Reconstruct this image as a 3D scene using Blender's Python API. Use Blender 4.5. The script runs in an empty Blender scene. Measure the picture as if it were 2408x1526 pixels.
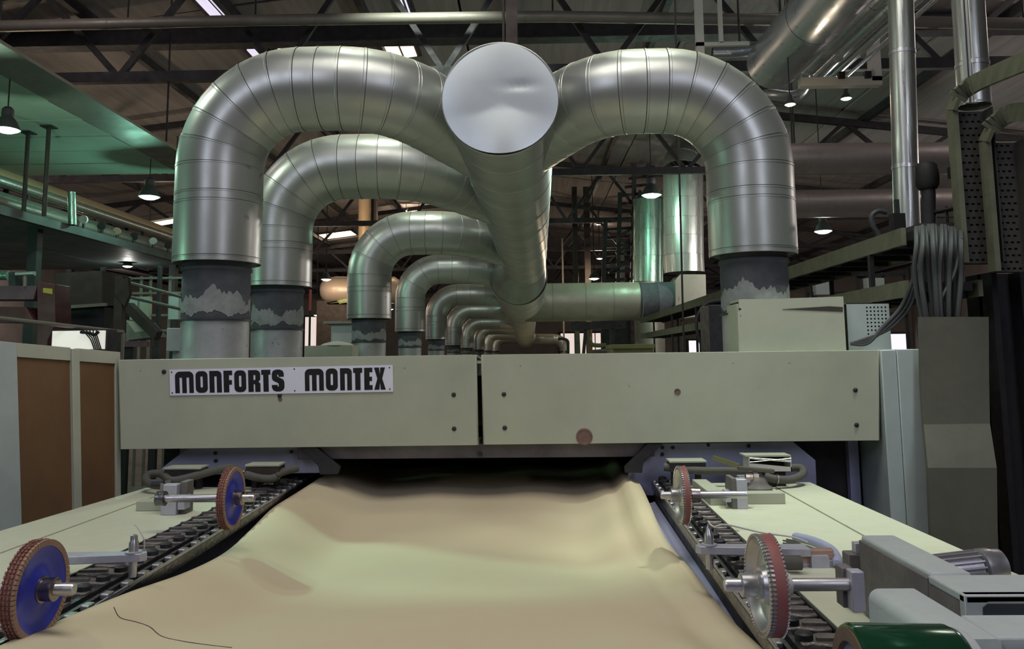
import bpy, math, random
from mathutils import Vector, Matrix
from mathutils.geometry import tessellate_polygon
random.seed(7)
S = bpy.context.scene
COL = S.collection
V = Vector

# ------------------------------------------------------------------ camera
FPX, CX, CY = 1900.0, 1204.0, 623.0          # focal length and optical centre, pixels of a 2408 x 1526 frame
EYE = V((0, 0, 1.6))
_yc = V((1245 - CX, -(838 - CY), -FPX)).normalized()        # the hall's long axis as the camera sees it
_xc = V((1, 0.0125, 0)); _xc.z = -(_xc.x * _yc.x + _xc.y * _yc.y) / _yc.z; _xc.normalize()
_zc = _xc.cross(_yc)
cd = bpy.data.cameras.new('camera'); cam = bpy.data.objects.new('camera', cd); COL.objects.link(cam)
cam.matrix_world = Matrix.Translation(EYE) @ Matrix((_xc, _yc, _zc)).to_4x4()
cd.sensor_fit = 'HORIZONTAL'; cd.sensor_width = 36; cd.lens = 36 * FPX / 2408
cd.shift_x = 0; cd.shift_y = -(763 - CY) / 2408; cd.clip_start = .02; cd.clip_end = 200
S.camera = cam

def P(px, py, Y=None, Z=None, X=None):
    d = V((px - CX, -(py - CY), -FPX)); w = V((d.dot(_xc), d.dot(_yc), d.dot(_zc)))
    t = Y / w.y if Y is not None else ((Z - EYE.z) / w.z if Z is not None else X / w.x)
    return EYE + w * t
def M(n, Y): return n * Y / FPX               # a length of n pixels at depth Y, in metres

# ------------------------------------------------------------------ exposure, world, lights
S.view_settings.view_transform = 'Standard'; S.view_settings.look = 'None'
S.view_settings.gamma = 1; S.view_settings.use_curve_mapping = False
S.view_settings.exposure = 0.0
wd = bpy.data.worlds.new('world'); S.world = wd; wd.use_nodes = True
wd.node_tree.nodes['Background'].inputs[0].default_value = (.55, .65, .9, 1)
wd.node_tree.nodes['Background'].inputs[1].default_value = .5

def light(kind, loc, energy, color, size=1, sizey=None, aim=None, spot=None, parent=None):
    l = bpy.data.lights.new('lamp_or_fill', kind); o = bpy.data.objects.new('lamp_or_fill', l); COL.objects.link(o)
    o.location = loc; l.energy = energy; l.color = color
    if kind == 'AREA':
        l.size = size
        if sizey: l.shape = 'RECTANGLE'; l.size_y = sizey
    else: l.shadow_soft_size = size
    if kind == 'SPOT': l.spot_size = spot; l.spot_blend = .6
    if aim is not None: o.rotation_euler = (V(aim) - V(loc)).to_track_quat('-Z', 'Y').to_euler()
    return o
VIOLET, GREEN, WARM, WHITE = (.80, .82, 1), (.55, 1, .72), (1, .78, .55), (1, .97, .9)
# unseen area lights added as daylight from assumed roof lights behind the camera
light('AREA', (-3.5, -2.5, 6.0), 112, VIOLET, 1.6, 5, aim=(-.6, 4, 1.2))
light('AREA', (3.2, -3.0, 6.0), 130, VIOLET, 1.6, 5, aim=(.6, 4, 1.2))
light('AREA', (-.2, 1.9, 6.2), 132, (1, .96, .88), 3.4, 2.2, aim=(-.2, 2.2, .9))  # unseen overhead fill added to brighten the cloth and tables
# unseen overhead spots, added to light ducts and tables, beside the flood over the cloth
light('SPOT', (-1.15, 5.3, 6.35), 260, (.9, 1, .85), .2, aim=(-1.15, 5.25, 3.0), spot=.75)
light('SPOT', (-1.2, 8.2, 6.2), 260, (.88, 1, .85), .15, aim=(-1.2, 11, 2.4), spot=1.7)
flood = light('SPOT', (-5.8, 6.5, 6.33), 1350, (.46, 1, .78), .2, aim=(-.42, 3.2, .85), spot=.168)
flood.data.spot_blend = .4
light('SPOT', (.95, 5.0, 6.35), 260, (.9, 1, .85), .2, aim=(.95, 4.95, 3.0), spot=.75)
light('SPOT', (-4.6, 4.4, 5.2), 120, (.88, 1, .84), .15, aim=(-1.6, 5.5, 1.5), spot=2.2)
light('SPOT', (3.6, 5.0, 5.4), 75, (.88, 1, .84), .15, aim=(1.2, 5.5, 1.5), spot=2.2)
light('SPOT', (2.2, 3.3, 6.0), 620, (.86, 1, .86), .15, aim=(1.3, 3.55, 1.0), spot=.5)  # unseen spot added to brighten the right table
light('POINT', (-6.2, 3.2, 2.3), 66, (.45, 1, .68), .2)  # unseen low light added to turn the ceiling boards green
light('POINT', (-9.0, 5.2, 1.5), 34, (.62, 1, .86), .2)  # unseen low light added to brighten the platform's underside
# unseen point lights added around the frame to lift the dark roof and background
for x, y, z, e in ((-11.5, 12, 4.6, 170), (11, 10, 4.6, 200), (-16, 22, 4.6, 240), (15.5, 20, 4.6, 240), (-20, 34, 4.6, 240), (18, 34, 4.6, 240), (-5.6, 7.6, 6.1, 32), (3.6, 9.5, 6.2, 24), (6.9, 9.2, 5.7, 60)):
    light('POINT', (x, y, z), e, (1, .86, .82), .3)

# ------------------------------------------------------------------ helpers
class MB:
    def __init__(s): s.v = []; s.f = []
    def add(s, vs, fs):
        b = len(s.v); s.v += [V(p) for p in vs]; s.f += [tuple(b + i for i in f) for f in fs]; return s
    def box(s, x0, x1, y0, y1, z0, z1):
        return s.hexa([V((x0, y0, z0)), V((x1, y0, z0)), V((x1, y1, z0)), V((x0, y1, z0)),
                       V((x0, y0, z1)), V((x1, y0, z1)), V((x1, y1, z1)), V((x0, y1, z1))])
    def hexa(s, p):
        return s.add(p, [(3, 2, 1, 0), (4, 5, 6, 7), (0, 1, 5, 4), (1, 2, 6, 5), (2, 3, 7, 6), (3, 0, 4, 7)])
    def bar(s, a, b, w, h, up=(0, 0, 1)):
        a = V(a); b = V(b); d = (b - a).normalized(); u = V(up)
        if abs(d.dot(u)) > .98: u = V((0, 1, 0))
        r = d.cross(u).normalized() * w / 2; u = r.cross(d).normalized() * h / 2
        return s.hexa([a - r - u, a + r - u, b + r - u, b - r - u, a - r + u, a + r + u, b + r + u, b - r + u])
    def extr(s, poly, vec, holes=()):
        poly = [V(p) for p in poly]; vec = V(vec); loops = [poly] + [[V(p) for p in h] for h in holes]
        tris = tessellate_polygon(loops); al = [p for l in loops for p in l]; n = len(al)
        vs = al + [p + vec for p in al]
        fs = [tuple(t) for t in tris] + [tuple(i + n for i in reversed(t)) for t in tris]
        k = 0
        for l in loops:
            m = len(l)
            fs += [(k + i, k + (i + 1) % m, n + k + (i + 1) % m, n + k + i) for i in range(m)]
            k += m
        return s.add(vs, fs)
    def tube(s, pts, r, n=14, caps=True, tans=None):
        pts = [V(p) for p in pts]; m = len(pts)
        rs = r if isinstance(r, (list, tuple)) else [r] * m
        T = list(tans) if tans else []
        for i in range(0 if tans else m):
            d = pts[min(i + 1, m - 1)] - pts[max(i - 1, 0)]
            T.append(d.normalized() if d.length > 1e-9 else (T[-1] if T else V((0, 0, 1))))
        u = T[0].orthogonal().normalized(); vs = []; fs = []
        for i in range(m):
            u = (u - T[i] * u.dot(T[i])).normalized(); w = T[i].cross(u)
            for k in range(n):
                a = 2 * math.pi * k / n; vs.append(pts[i] + (u * math.cos(a) + w * math.sin(a)) * rs[i])
        for i in range(m - 1):
            for k in range(n):
                k2 = (k + 1) % n; fs.append((i * n + k, i * n + k2, (i + 1) * n + k2, (i + 1) * n + k))
        if caps:
            fs.append(tuple(reversed(range(n)))); fs.append(tuple((m - 1) * n + k for k in range(n)))
        return s.add(vs, fs)
    def lathe(s, o, axis, prof, n=24, ring=False):
        """prof: (distance along axis, radius)"""
        axis = V(axis).normalized(); o = V(o); u = axis.orthogonal().normalized(); w = axis.cross(u); vs = []; fs = []
        for h, r in prof:
            for k in range(n):
                a = 2 * math.pi * k / n; vs.append(o + axis * h + (u * math.cos(a) + w * math.sin(a)) * max(r, 1e-4))
        m = len(prof)
        for i in range(m - (0 if ring else 1)):
            j = (i + 1) % m
            for k in range(n):
                k2 = (k + 1) % n; fs.append((i * n + k, i * n + k2, j * n + k2, j * n + k))
        if ring: return s.add(vs, fs)
        if prof[0][1] > 1e-3 : fs.append(tuple(reversed(range(n))))
        if prof[-1][1] > 1e-3: fs.append(tuple((m - 1) * n + k for k in range(n)))
        return s.add(vs, fs)

WO = {}
def mesh(name, mb, m, parent=None, bevel=0, angle=40, stuff=False, closed=True):
    c = V((0, 0, 0))
    lo = V([min(p[i] for p in mb.v) for i in range(3)]); hi = V([max(p[i] for p in mb.v) for i in range(3)])
    c = (lo + hi) / 2
    if parent is None: c.z = lo.z
    me = bpy.data.meshes.new(name); me.from_pydata([p - c for p in mb.v], [], mb.f); me.update()
    if angle:
        me.polygons.foreach_set('use_smooth', [True] * len(me.polygons)); me.set_sharp_from_angle(angle=math.radians(angle))
    import bmesh
    bm = bmesh.new(); bm.from_mesh(me); bmesh.ops.recalc_face_normals(bm, faces=bm.faces); bm.to_mesh(me); bm.free()
    me.materials.append(m)
    o = bpy.data.objects.new(name, me); COL.objects.link(o)
    if parent is not None: o.parent = parent; o.location = c - WO[parent.name]
    else: o.location = c
    WO[o.name] = c.copy()
    if bevel:
        b = o.modifiers.new('bevel', 'BEVEL'); b.width = bevel; b.segments = 2; b.limit_method = 'ANGLE'; b.angle_limit = .9
    if stuff: o['kind'] = 'stuff'
    return o
def share(o, offset, parent=None):
    """a copy of one part, moved"""
    c = o.copy(); COL.objects.link(c)
    if parent is not None: c.parent = parent
    c.location = o.location + V(offset); WO[c.name] = WO[o.name] + V(offset)
    return c
def tag(o, label, cat, group=None):
    o['label'] = label; o['category'] = cat
    if group: o['group'] = group
    return o
def thing(name, label, cat, loc, group=None):
    o = bpy.data.objects.new(name, None); COL.objects.link(o); o.empty_display_size = .1
    o.location = loc; WO[o.name] = V(loc); return tag(o, label, cat, group)
def struct(o): o['kind'] = 'structure'; return o
def lab(o, t): o['label'] = t; return o

def catmull(ps, n=8):
    ps = [V(p) for p in ps]; out = []
    for i in range(len(ps) - 1):
        a = ps[max(i - 1, 0)]; b = ps[i]; c = ps[i + 1]; d = ps[min(i + 2, len(ps) - 1)]
        for k in range(n):
            t = k / n
            out.append(.5 * (2 * b + (c - a) * t + (2 * a - 5 * b + 4 * c - d) * t * t + (3 * b - a - 3 * c + d) * t ** 3))
    return out + [ps[-1]]
def at_len(pts, L):
    acc = [0]
    for i in range(1, len(pts)): acc.append(acc[-1] + (pts[i] - pts[i - 1]).length)
    L = max(0, min(L, acc[-1]))
    for i in range(1, len(pts)):
        if acc[i] >= L - 1e-9:
            return pts[i - 1].lerp(pts[i], (L - acc[i - 1]) / max(acc[i] - acc[i - 1], 1e-9))
    return pts[-1]
def length(pts): return sum((pts[i] - pts[i - 1]).length for i in range(1, len(pts)))

# ------------------------------------------------------------------ materials
def mat(name, col, rough=.6, metal=0, col2=None, scale=6, amt=.5, bump=0, bscale=60, emit=None, estr=0, dust=None, stretch=None, spots=None, rvar=.12, detail=6):
    m = bpy.data.materials.new(name); m.use_nodes = True; nt = m.node_tree; N = nt.nodes; L = nt.links
    b = N['Principled BSDF']; b.inputs['Metallic'].default_value = metal
    tc = N.new('ShaderNodeTexCoord'); src = tc.outputs['Object']
    if stretch:
        mp = N.new('ShaderNodeMapping'); mp.inputs['Scale'].default_value = stretch; L.new(src, mp.inputs[0]); src = mp.outputs[0]
    nz = N.new('ShaderNodeTexNoise'); nz.inputs['Scale'].default_value = scale; nz.inputs['Detail'].default_value = detail; nz.inputs['Roughness'].default_value = .65
    L.new(src, nz.inputs['Vector'])
    rp = N.new('ShaderNodeMapRange'); rp.inputs[1].default_value = .5 - .22; rp.inputs[2].default_value = .5 + .22
    rp.inputs[3].default_value = 0; rp.inputs[4].default_value = amt; L.new(nz.outputs['Fac'], rp.inputs[0])
    mx = N.new('ShaderNodeMix'); mx.data_type = 'RGBA'
    mx.inputs[6].default_value = (*col, 1); mx.inputs[7].default_value = (*(col2 or [c * .6 for c in col]), 1)
    L.new(rp.outputs[0], mx.inputs[0]); cout = mx.outputs[2]; mfac = None
    if spots:
        n3 = N.new('ShaderNodeTexNoise'); n3.inputs['Scale'].default_value = spots[1]; n3.inputs['Detail'].default_value = 3; L.new(tc.outputs['Object'], n3.inputs['Vector'])
        r3 = N.new('ShaderNodeMapRange'); r3.inputs[1].default_value = spots[2]; r3.inputs[2].default_value = spots[2] + .06; L.new(n3.outputs['Fac'], r3.inputs[0])
        m3 = N.new('ShaderNodeMix'); m3.data_type = 'RGBA'; L.new(r3.outputs[0], m3.inputs[0]); L.new(cout, m3.inputs[6]); m3.inputs[7].default_value = (*spots[0], 1); cout = m3.outputs[2]
    rr = N.new('ShaderNodeMapRange'); rr.inputs[1].default_value = .3; rr.inputs[2].default_value = .7
    rr.inputs[3].default_value = max(rough - rvar, .03); rr.inputs[4].default_value = min(rough + rvar, 1); L.new(nz.outputs['Fac'], rr.inputs[0]); rout = rr.outputs[0]
    if dust:   # settled dust on upward faces, broken up by noise
        ge = N.new('ShaderNodeNewGeometry'); sx = N.new('ShaderNodeSeparateXYZ'); L.new(ge.outputs['Normal'], sx.inputs[0])
        ad = N.new('ShaderNodeMath'); ad.operation = 'MULTIPLY_ADD'; L.new(nz.outputs['Fac'], ad.inputs[0]); ad.inputs[1].default_value = .7; L.new(sx.outputs[2], ad.inputs[2])
        mr = N.new('ShaderNodeMapRange'); mr.inputs[1].default_value = dust[1]; mr.inputs[2].default_value = dust[1] + .45; mr.inputs[4].default_value = dust[2]; L.new(ad.outputs[0], mr.inputs[0])
        m2 = N.new('ShaderNodeMix'); m2.data_type = 'RGBA'; L.new(mr.outputs[0], m2.inputs[0]); L.new(cout, m2.inputs[6]); m2.inputs[7].default_value = (*dust[0], 1); cout = m2.outputs[2]
        iv = N.new('ShaderNodeMath'); iv.operation = 'MULTIPLY_ADD'; L.new(mr.outputs[0], iv.inputs[0]); iv.inputs[1].default_value = -metal; iv.inputs[2].default_value = metal; L.new(iv.outputs[0], b.inputs['Metallic'])
        ro = N.new('ShaderNodeMix'); L.new(mr.outputs[0], ro.inputs[0]); L.new(rout, ro.inputs[2]); ro.inputs[3].default_value = .85; rout = ro.outputs[0]
    L.new(cout, b.inputs['Base Color']); L.new(rout, b.inputs['Roughness'])
    if bump:
        n2 = N.new('ShaderNodeTexNoise'); n2.inputs['Scale'].default_value = bscale; n2.inputs['Detail'].default_value = 4; L.new(src, n2.inputs['Vector'])
        bp = N.new('ShaderNodeBump'); bp.inputs['Strength'].default_value = bump; bp.inputs['Distance'].default_value = .01
        L.new(n2.outputs['Fac'], bp.inputs['Height']); L.new(bp.outputs[0], b.inputs['Normal'])
    if emit:
        b.inputs['Emission Color'].default_value = (*emit, 1); b.inputs['Emission Strength'].default_value = estr
    return m
DUSTC = (.30, .29, .22)
MT = dict(
    galv=mat('galvanised sheet', (.44, .455, .43), .36, .72, (.335, .35, .335), 4, .75, .03, 9, dust=((.42, .41, .28), .92, .9), rvar=.05, spots=((.20, .19, .15), 7, .70)),
    foil=mat('crinkled foil', (.43, .445, .42), .34, .8, (.33, .35, .32), 6, .7, .35, 5, stretch=(5, 5, .3)),
    brightpipe=mat('bright zinc pipe', (.50, .54, .58), .32, .8, (.38, .41, .44), 4, .6),
    lagpipe=mat('aluminium lagging', (.42, .38, .36), .42, .6, (.30, .27, .26), 3, .8, .15, 6),
    foil_greenlit=mat('foil with green reflection tint', (.30, .50, .40), .3, .85, (.24, .38, .31), 6, .6, .35, 5, stretch=(5, 5, .3)),  # green lamp reflection put into the base colour
    duct_dull=mat('dull lagging', (.36, .335, .28), .5, .6, (.24, .22, .19), 4, .8, .06, 12, dust=((.30, .26, .18), .9, .8)),
    cream=mat('cream enamel', (.44, .45, .355), .5, 0, (.32, .345, .27), 2.0, .85, .02, 40, spots=((.12, .09, .06), 22, .74)),
    table=mat('worn cream plate', (.62, .65, .50), .45, 0, (.50, .49, .38), 3.5, .8, .03, 60, spots=((.25, .21, .16), 14, .72)),
    greygreen=mat('grey green enamel', (.40, .45, .44), .5, 0, (.30, .34, .34), 5, .8, .02, 50),
    greybox=mat('pale grey casting', (.45, .50, .49), .55, 0, (.36, .38, .39), 7, .8, .1, 80),
    greydark=mat('dark grey casting', (.17, .155, .15), .7, 0, (.10, .09, .09), 9, .8, .15, 60),
    bluegrey=mat('blue grey plate', (.36, .38, .54), .5, .0, (.28, .29, .42), 5, .8),
    lavender=mat('machined steel', (.50, .50, .58), .42, .35, (.36, .36, .42), 20, .7),
    steel=mat('bright steel', (.56, .55, .57), .36, .85, (.36, .35, .36), 30, .6),
    brownsteel=mat('oily shaft', (.36, .30, .28), .28, 1, (.22, .19, .18), 20, .6),
    dark=mat('dark oily iron', (.045, .044, .05), .5, .4, (.02, .02, .022), 12, .8, .2, 60),
    link=mat('oily chain link', (.23, .20, .19), .42, .45, (.10, .09, .09), 30, .8, .3, 80),
    rail=mat('rail steel', (.22, .22, .23), .3, .9, (.08, .08, .085), 25, .9, .2, 60),
    black=mat('black rubber', (.008, .008, .009), .7, 0, (.014, .013, .013), 10, .6),
    hose=mat('dusty hose', (.06, .058, .052), .75, 0, (.12, .11, .09), 12, .7),
    canvas=mat('sooty canvas sleeve', (.04, .043, .055), .9, 0, (.10, .105, .12), 9, .8, .6, 30),
    peeled=mat('peeled sleeve', (.27, .285, .285), .8, 0, (.14, .15, .155), 14, .8, .4, 30),
    oldpipe=mat('old zinc pipe', (.40, .41, .42), .5, .55, (.25, .26, .27), 5, .8, .1, 30, spots=((.1, .09, .08), 30, .68)),
    brown=mat('brown hardboard', (.165, .085, .035), .6, 0, (.10, .055, .028), 5, .8, .05, 80, stretch=(1, 1, .5)),
    drab=mat('drab sheet', (.105, .10, .075), .65, 0, (.07, .068, .055), 4, .9, .05, 30, spots=((.04, .037, .03), 5, .68)),
    iron=mat('dark painted iron', (.028, .025, .03), .7, .1, (.015, .014, .016), 8, .8),
    ironbrown=mat('rusty dark iron', (.055, .042, .035), .75, .1, (.03, .024, .022), 8, .8),
    tray=mat('dusty cable tray', (.15, .155, .10), .7, .1, (.085, .088, .062), 9, .8, .1, 60),
    cable=mat('grey cable', (.05, .053, .056), .6, 0, (.03, .032, .034), 14, .7),
    roof=mat('roof sheet', (.30, .265, .26), .9, 0, (.18, .16, .16), 1.5, .85, .4, 14, stretch=(6, .3, 1)),
    paleroof=mat('pale roof lining', (.17, .15, .13), .85, 0, (.1, .085, .075), 2, .8),
    wall=mat('hall wall', (.27, .235, .20), .9, 0, (.17, .15, .13), 1.2, .8),
    floor=mat('concrete floor', (.16, .15, .14), .7, 0, (.09, .085, .08), 1.5, .8, .1, 20),
    pipegrey=mat('grey pipe paint', (.25, .23, .2), .5, .3, (.16, .14, .12), 4, .7, dust=(DUSTC, 1.0, .6)),
    whitepaint=mat('white enamel', (.62, .60, .55), .5, 0, (.45, .43, .4), 3, .6),
    signwhite=mat('white sign plate', (.80, .80, .95), .35, .1, (.66, .66, .76), 3, .5),
    ink=mat('black lettering', (.006, .006, .009), .8),
    bluepaint=mat('blue enamel', (.02, .032, .42), .38, 0, (.025, .028, .25), 12, .6),
    bristle=mat('red brown bristle', (.23, .085, .07), .85, 0, (.30, .16, .12), 40, .8, .5, 120),
    bristletip=mat('tan bristle', (.36, .23, .16), .9, 0, (.25, .15, .11), 60, .8),
    rubberred=mat('red rubber tread', (.27, .07, .065), .65, 0, (.26, .13, .11), 14, .8),
    tooth=mat('zinc pin ring', (.55, .54, .55), .35, .7, (.38, .36, .36), 30, .6),
    olive=mat('olive housing', (.16, .16, .06), .6, 0, (.11, .11, .05), 5, .7),
    greenroll=mat('green film roll', (.015, .10, .045), .16, .6, (.02, .07, .035), 4, .5),
    card=mat('cardboard core', (.16, .10, .06), .8, 0, (.1, .06, .04), 20, .6),
    copper=mat('copper coloured strips', (.50, .33, .25), .5, .2, (.35, .22, .17), 30, .8, .3, 60, stretch=(.3, 1, 6)),
    redmach=mat('maroon enamel', (.10, .02, .028), .5, 0, (.055, .015, .02), 5, .8),
    plum=mat('plum enamel', (.13, .055, .085), .5, 0, (.08, .04, .06), 6, .8),
    yellow=mat('yellow tag', (.50, .42, .05), .6),
    red=mat('red strip', (.55, .06, .04), .5),
    teal=mat('teal grey panel', (.045, .052, .055), .6, .1, (.03, .035, .037), 3, .8),
    deck=mat('teal deck sheet', (.13, .18, .175), .6, .1, (.08, .115, .115), 2, .8),  # lighter copy of the teal, the underside's brightness put into its colour
    ceilpanel=mat('pale ceiling board', (.40, .46, .38), .8, 0, (.32, .37, .31), 2, .7),
    tank=mat('tank lagging', (.52, .42, .34), .5, .3, (.42, .33, .26), 4, .6),
    orangepipe=mat('tan stack', (.55, .40, .24), .45, .3, (.42, .30, .2), 4, .6),
    lime=mat('lime paint', (.35, .42, .14), .6),
    shade=mat('lamp reflector enamel', (.07, .09, .085), .5, .3),
    copperpink=mat('pink valve', (.45, .26, .2), .5),
    em_white=mat('lamp glow', (1, 1, 1), .5, emit=(1, .96, .88), estr=9),
    em_green=mat('mercury lamp glow', (1, 1, 1), .5, emit=(.55, 1, .88), estr=9),
    em_warm=mat('warm lamp glow', (1, 1, 1), .5, emit=(1, .72, .42), estr=8),
    em_sky=mat('skylight pane', (1, 1, 1), .5, emit=(1, .74, .5), estr=2.2),
    em_skyv=mat('daylight pane', (1, 1, 1), .5, emit=(.8, .74, .95), estr=.9),
    em_win=mat('window pane glow', (1, 1, 1), .5, emit=(1, .84, .76), estr=.75),
    em_winw=mat('white window pane glow', (1, 1, 1), .5, emit=(.92, .9, 1), estr=1.0),
)
# cloth: woven fabric, ochre dye a little uneven
MT['cloth'] = mat('dyed cloth', (.56, .50, .335), .9, 0, (.54, .43, .29), 1.1, .8, .06, 260, detail=3)

EXEC = None
# ================================================================== SETTING
MACH_Z = 1.0                                   # height of the machine's side tables
mesh_ = mesh
struct(mesh('floor', MB().box(-24, 22, -9, 47, -.1, 0), MT['floor']))
struct(mesh('wall_back', MB().box(-24, 22, 47, 47.3, 0, 8), MT['wall']))
struct(mesh('wall_left', MB().box(-24.3, -24, -9, 47, 0, 8), MT['wall']))
struct(mesh('wall_right', MB().box(22, 22.3, -9, 47, 0, 8), MT['wall']))
struct(mesh('wall_front', MB().box(-24, 22, -9.3, -9, 0, 8), MT['wall']))
def zroof(x):                                   # three shallow gables side by side, ridges along the hall
    t = ((x + 1) / 14.0 + 1) % 2 - 1
    return 7.0 - 1.7 * abs(t)
# ceiling: roof sheets laid bay by bay, with roof lights left open for the panes
ceil = mesh('ceiling', MB().box(-24, 22, -9, 47, 7.45, 7.6), MT['roof']); struct(ceil)
XS = [-24, -19.5, -15, -11.5, -8, -4.5, -1, 2.5, 6, 9.5, 13, 17.5, 22]
PANES = []
for j in range(14):
    y0 = -9 + j * 4; y1 = y0 + 3.96
    for i in range(len(XS) - 1):
        x0, x1 = XS[i], XS[i + 1] - .04; dz = random.uniform(-.02, .03)
        a, b = zroof(x0), zroof(XS[i + 1])
        mesh('roof_sheet', MB().hexa([V((x0, y0, a + dz)), V((x1, y0, b + dz)), V((x1, y1, b + dz)), V((x0, y1, a + dz)),
              V((x0, y0, a + .05 + dz)), V((x1, y0, b + .05 + dz)), V((x1, y1, b + .05 + dz)), V((x0, y1, a + .05 + dz))]), MT['roof'], ceil, angle=0)
# purlins along the hall
for i, x in enumerate([-20, -16.5, -13.2, -11.4, -9.6, -7.8, -6, -4.2, -2.4, -.2, 2.0, 4.2, 6.4, 8.6, 10.8, 15, 19]):
    mesh('purlin', MB().bar((x, -9, zroof(x) - .1), (x, 47, zroof(x) - .1), .09, .14), MT['iron'], ceil, angle=0)
def skylight(n, c, w, l, m):
    """framed pane just under the roof sheets"""
    z0 = min(zroof(c[0] - w / 2), zroof(c[0] + w / 2)) - .03
    f = mesh('window_%d' % n, MB().extr([V((c[0] - w / 2 - .06, c[1] - l / 2 - .06, zroof(c[0] - w / 2) - .03)), V((c[0] + w / 2 + .06, c[1] - l / 2 - .06, zroof(c[0] + w / 2) - .03)),
        V((c[0] + w / 2 + .06, c[1] + l / 2 + .06, zroof(c[0] + w / 2) - .03)), V((c[0] - w / 2 - .06, c[1] + l / 2 + .06, zroof(c[0] - w / 2) - .03))], (0, 0, -.03)), MT['iron']); struct(f)
    k = 2
    for i in range(k):
        x0 = c[0] - w / 2 + w * i / k + .02; x1 = c[0] - w / 2 + w * (i + 1) / k - .02
        a, b = zroof(x0) - .061, zroof(x1) - .061
        mesh('pane', MB().hexa([V((x0, c[1] - l / 2, a - .02)), V((x1, c[1] - l / 2, b - .02)), V((x1, c[1] + l / 2, b - .02)), V((x0, c[1] + l / 2, a - .02)),
             V((x0, c[1] - l / 2, a)), V((x1, c[1] - l / 2, b)), V((x1, c[1] + l / 2, b)), V((x0, c[1] + l / 2, a))]), m, f, angle=0)
def roofpt(px, py):                             # where the ray meets the roof
    lo, hi = 1.0, 46.0
    for _ in range(40):
        mid = (lo + hi) / 2; p = P(px, py, Y=mid)
        if p.z < zroof(p.x): lo = mid
        else: hi = mid
    return P(px, py, Y=lo)
n = 1
for px, py, w, l, m in [(697, 112, .5, .5, 'em_sky'), (942, 108, .5, .7, 'em_sky'), (512, 12, .35, .9, 'em_skyv'), (612, 118, .3, .5, 'em_skyv'), (955, 10, .12, .9, 'em_skyv'),
                        (795, 548, 1.2, 1.0, 'em_sky'), (905, 440, .6, .8, 'em_skyv')]:
    p = roofpt(px, py); skylight(n, p, w, l, MT[m]); n += 1
for x in (-3.5, 3.2): skylight(n, V((x, -2.5, 0)), 1.5, 5, MT['em_skyv']); n += 1  # unseen panes added to go with the area lights behind the camera
# bright openings in the far wall
def wallwindow(px0, px1, py0, py1, Y, m):
    global n
    a = P(px0, py1, Y=Y); b = P(px1, py0, Y=Y)
    f = mesh('window_%d' % n, MB().box(a.x - .1, b.x + .1, Y, Y + .08, a.z - .1, b.z + .1), MT['iron']); struct(f)
    k = max(1, round((b.x - a.x) / 1.2)); w = (b.x - a.x) / k
    for i in range(k):
        mesh('pane', MB().box(a.x + i * w + .03, a.x + (i + 1) * w - .03, Y - .03, Y, a.z, b.z), m, f, angle=0)
    n += 1
wallwindow(1318, 1440, 783, 834, 46.8, MT['em_win'])
wallwindow(1620, 1720, 800, 850, 46.8, MT['em_winw'])
wallwindow(2096, 2135, 785, 870, 46.8, MT['em_winw'])
wallwindow(715, 770, 745, 850, 46.8, MT['em_win'])

# roof trusses, each one thing with its chords and webs
def truss(y, label):
    t = thing('roof_truss', label, 'truss', (-1, y, 5.05), 'steel roof trusses across the hall')
    zb = 5.05
    mesh('bottom_chord', MB().bar((-15, y, zb), (13, y, zb), .09, .13), MT['iron'], t, angle=0)
    for s in (-1, 1):
        mesh('top_chord', MB().bar((-1, y, 6.75), (-1 + s * 14, y, 5.12), .09, .13), MT['iron'], t, angle=0)
        for k in range(1, 8):
            x0 = -1 + s * (14 - 2 * k + 1); x1 = -1 + s * (14 - 2 * k); x2 = -1 + s * (14 - 2 * k + 2)
            zt = lambda x: 5.12 + 1.63 * (1 - abs(x + 1) / 14)
            mesh('web', MB().bar((x2, y, zb), (x0, y, zt(x0)), .06, .07), MT['iron'], t, angle=0)
            mesh('web', MB().bar((x0, y, zt(x0)), (x1, y, zb), .06, .07), MT['iron'], t, angle=0)
    return t
names = ['nearest', 'second', 'third', 'fourth', 'fifth', 'sixth', 'farthest']
for i, y in enumerate([9.5, 15, 20.5, 26, 31.5, 37, 42.5]):
    truss(y, 'dark steel lattice roof truss, %s from the front of the hall' % names[i])
for i, (x, y) in enumerate([(-15, 15), (-15, 26), (-15, 37), (13, 15), (13, 26), (13, 37), (13, 9.5), (-15, 9.5)]):
    struct(mesh('trim_%d' % (i + 1), MB().box(x - .09, x + .09, y - .09, y + .09, 0, 5.35), MT['iron']))

# ================================================================== MACHINE: oven housing and ducts
ov = thing('oven_housing', 'long cream oven housing of the drying machine under the row of ducts', 'machine', (-.1, 4.4, 0))
mesh('roof_panel', MB().box(-1.95, 1.85, 4.42, 34, 1.5, 1.565), MT['cream'], ov)
mesh('side_panel', MB().box(-1.95, -1.9, 4.42, 34, 0, 1.5), MT['cream'], ov)
mesh('side_panel', MB().box(1.8, 1.85, 4.42, 34, 0, 1.5), MT['cream'], ov)
mesh('lintel_panel', MB().box(-1.9, 1.8, 4.6, 4.65, 1.22, 1.5), MT['dark'], ov)
mesh('base_slab', MB().box(-1.9, 1.8, 4.46, 34, .0, .7), MT['dark'], ov)
mesh('dark_back', MB().box(-1.9, 1.8, 6.5, 6.55, .7, 1.5), MT['dark'], ov)  # dark sheet put in where the tunnel lies in shade

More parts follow.
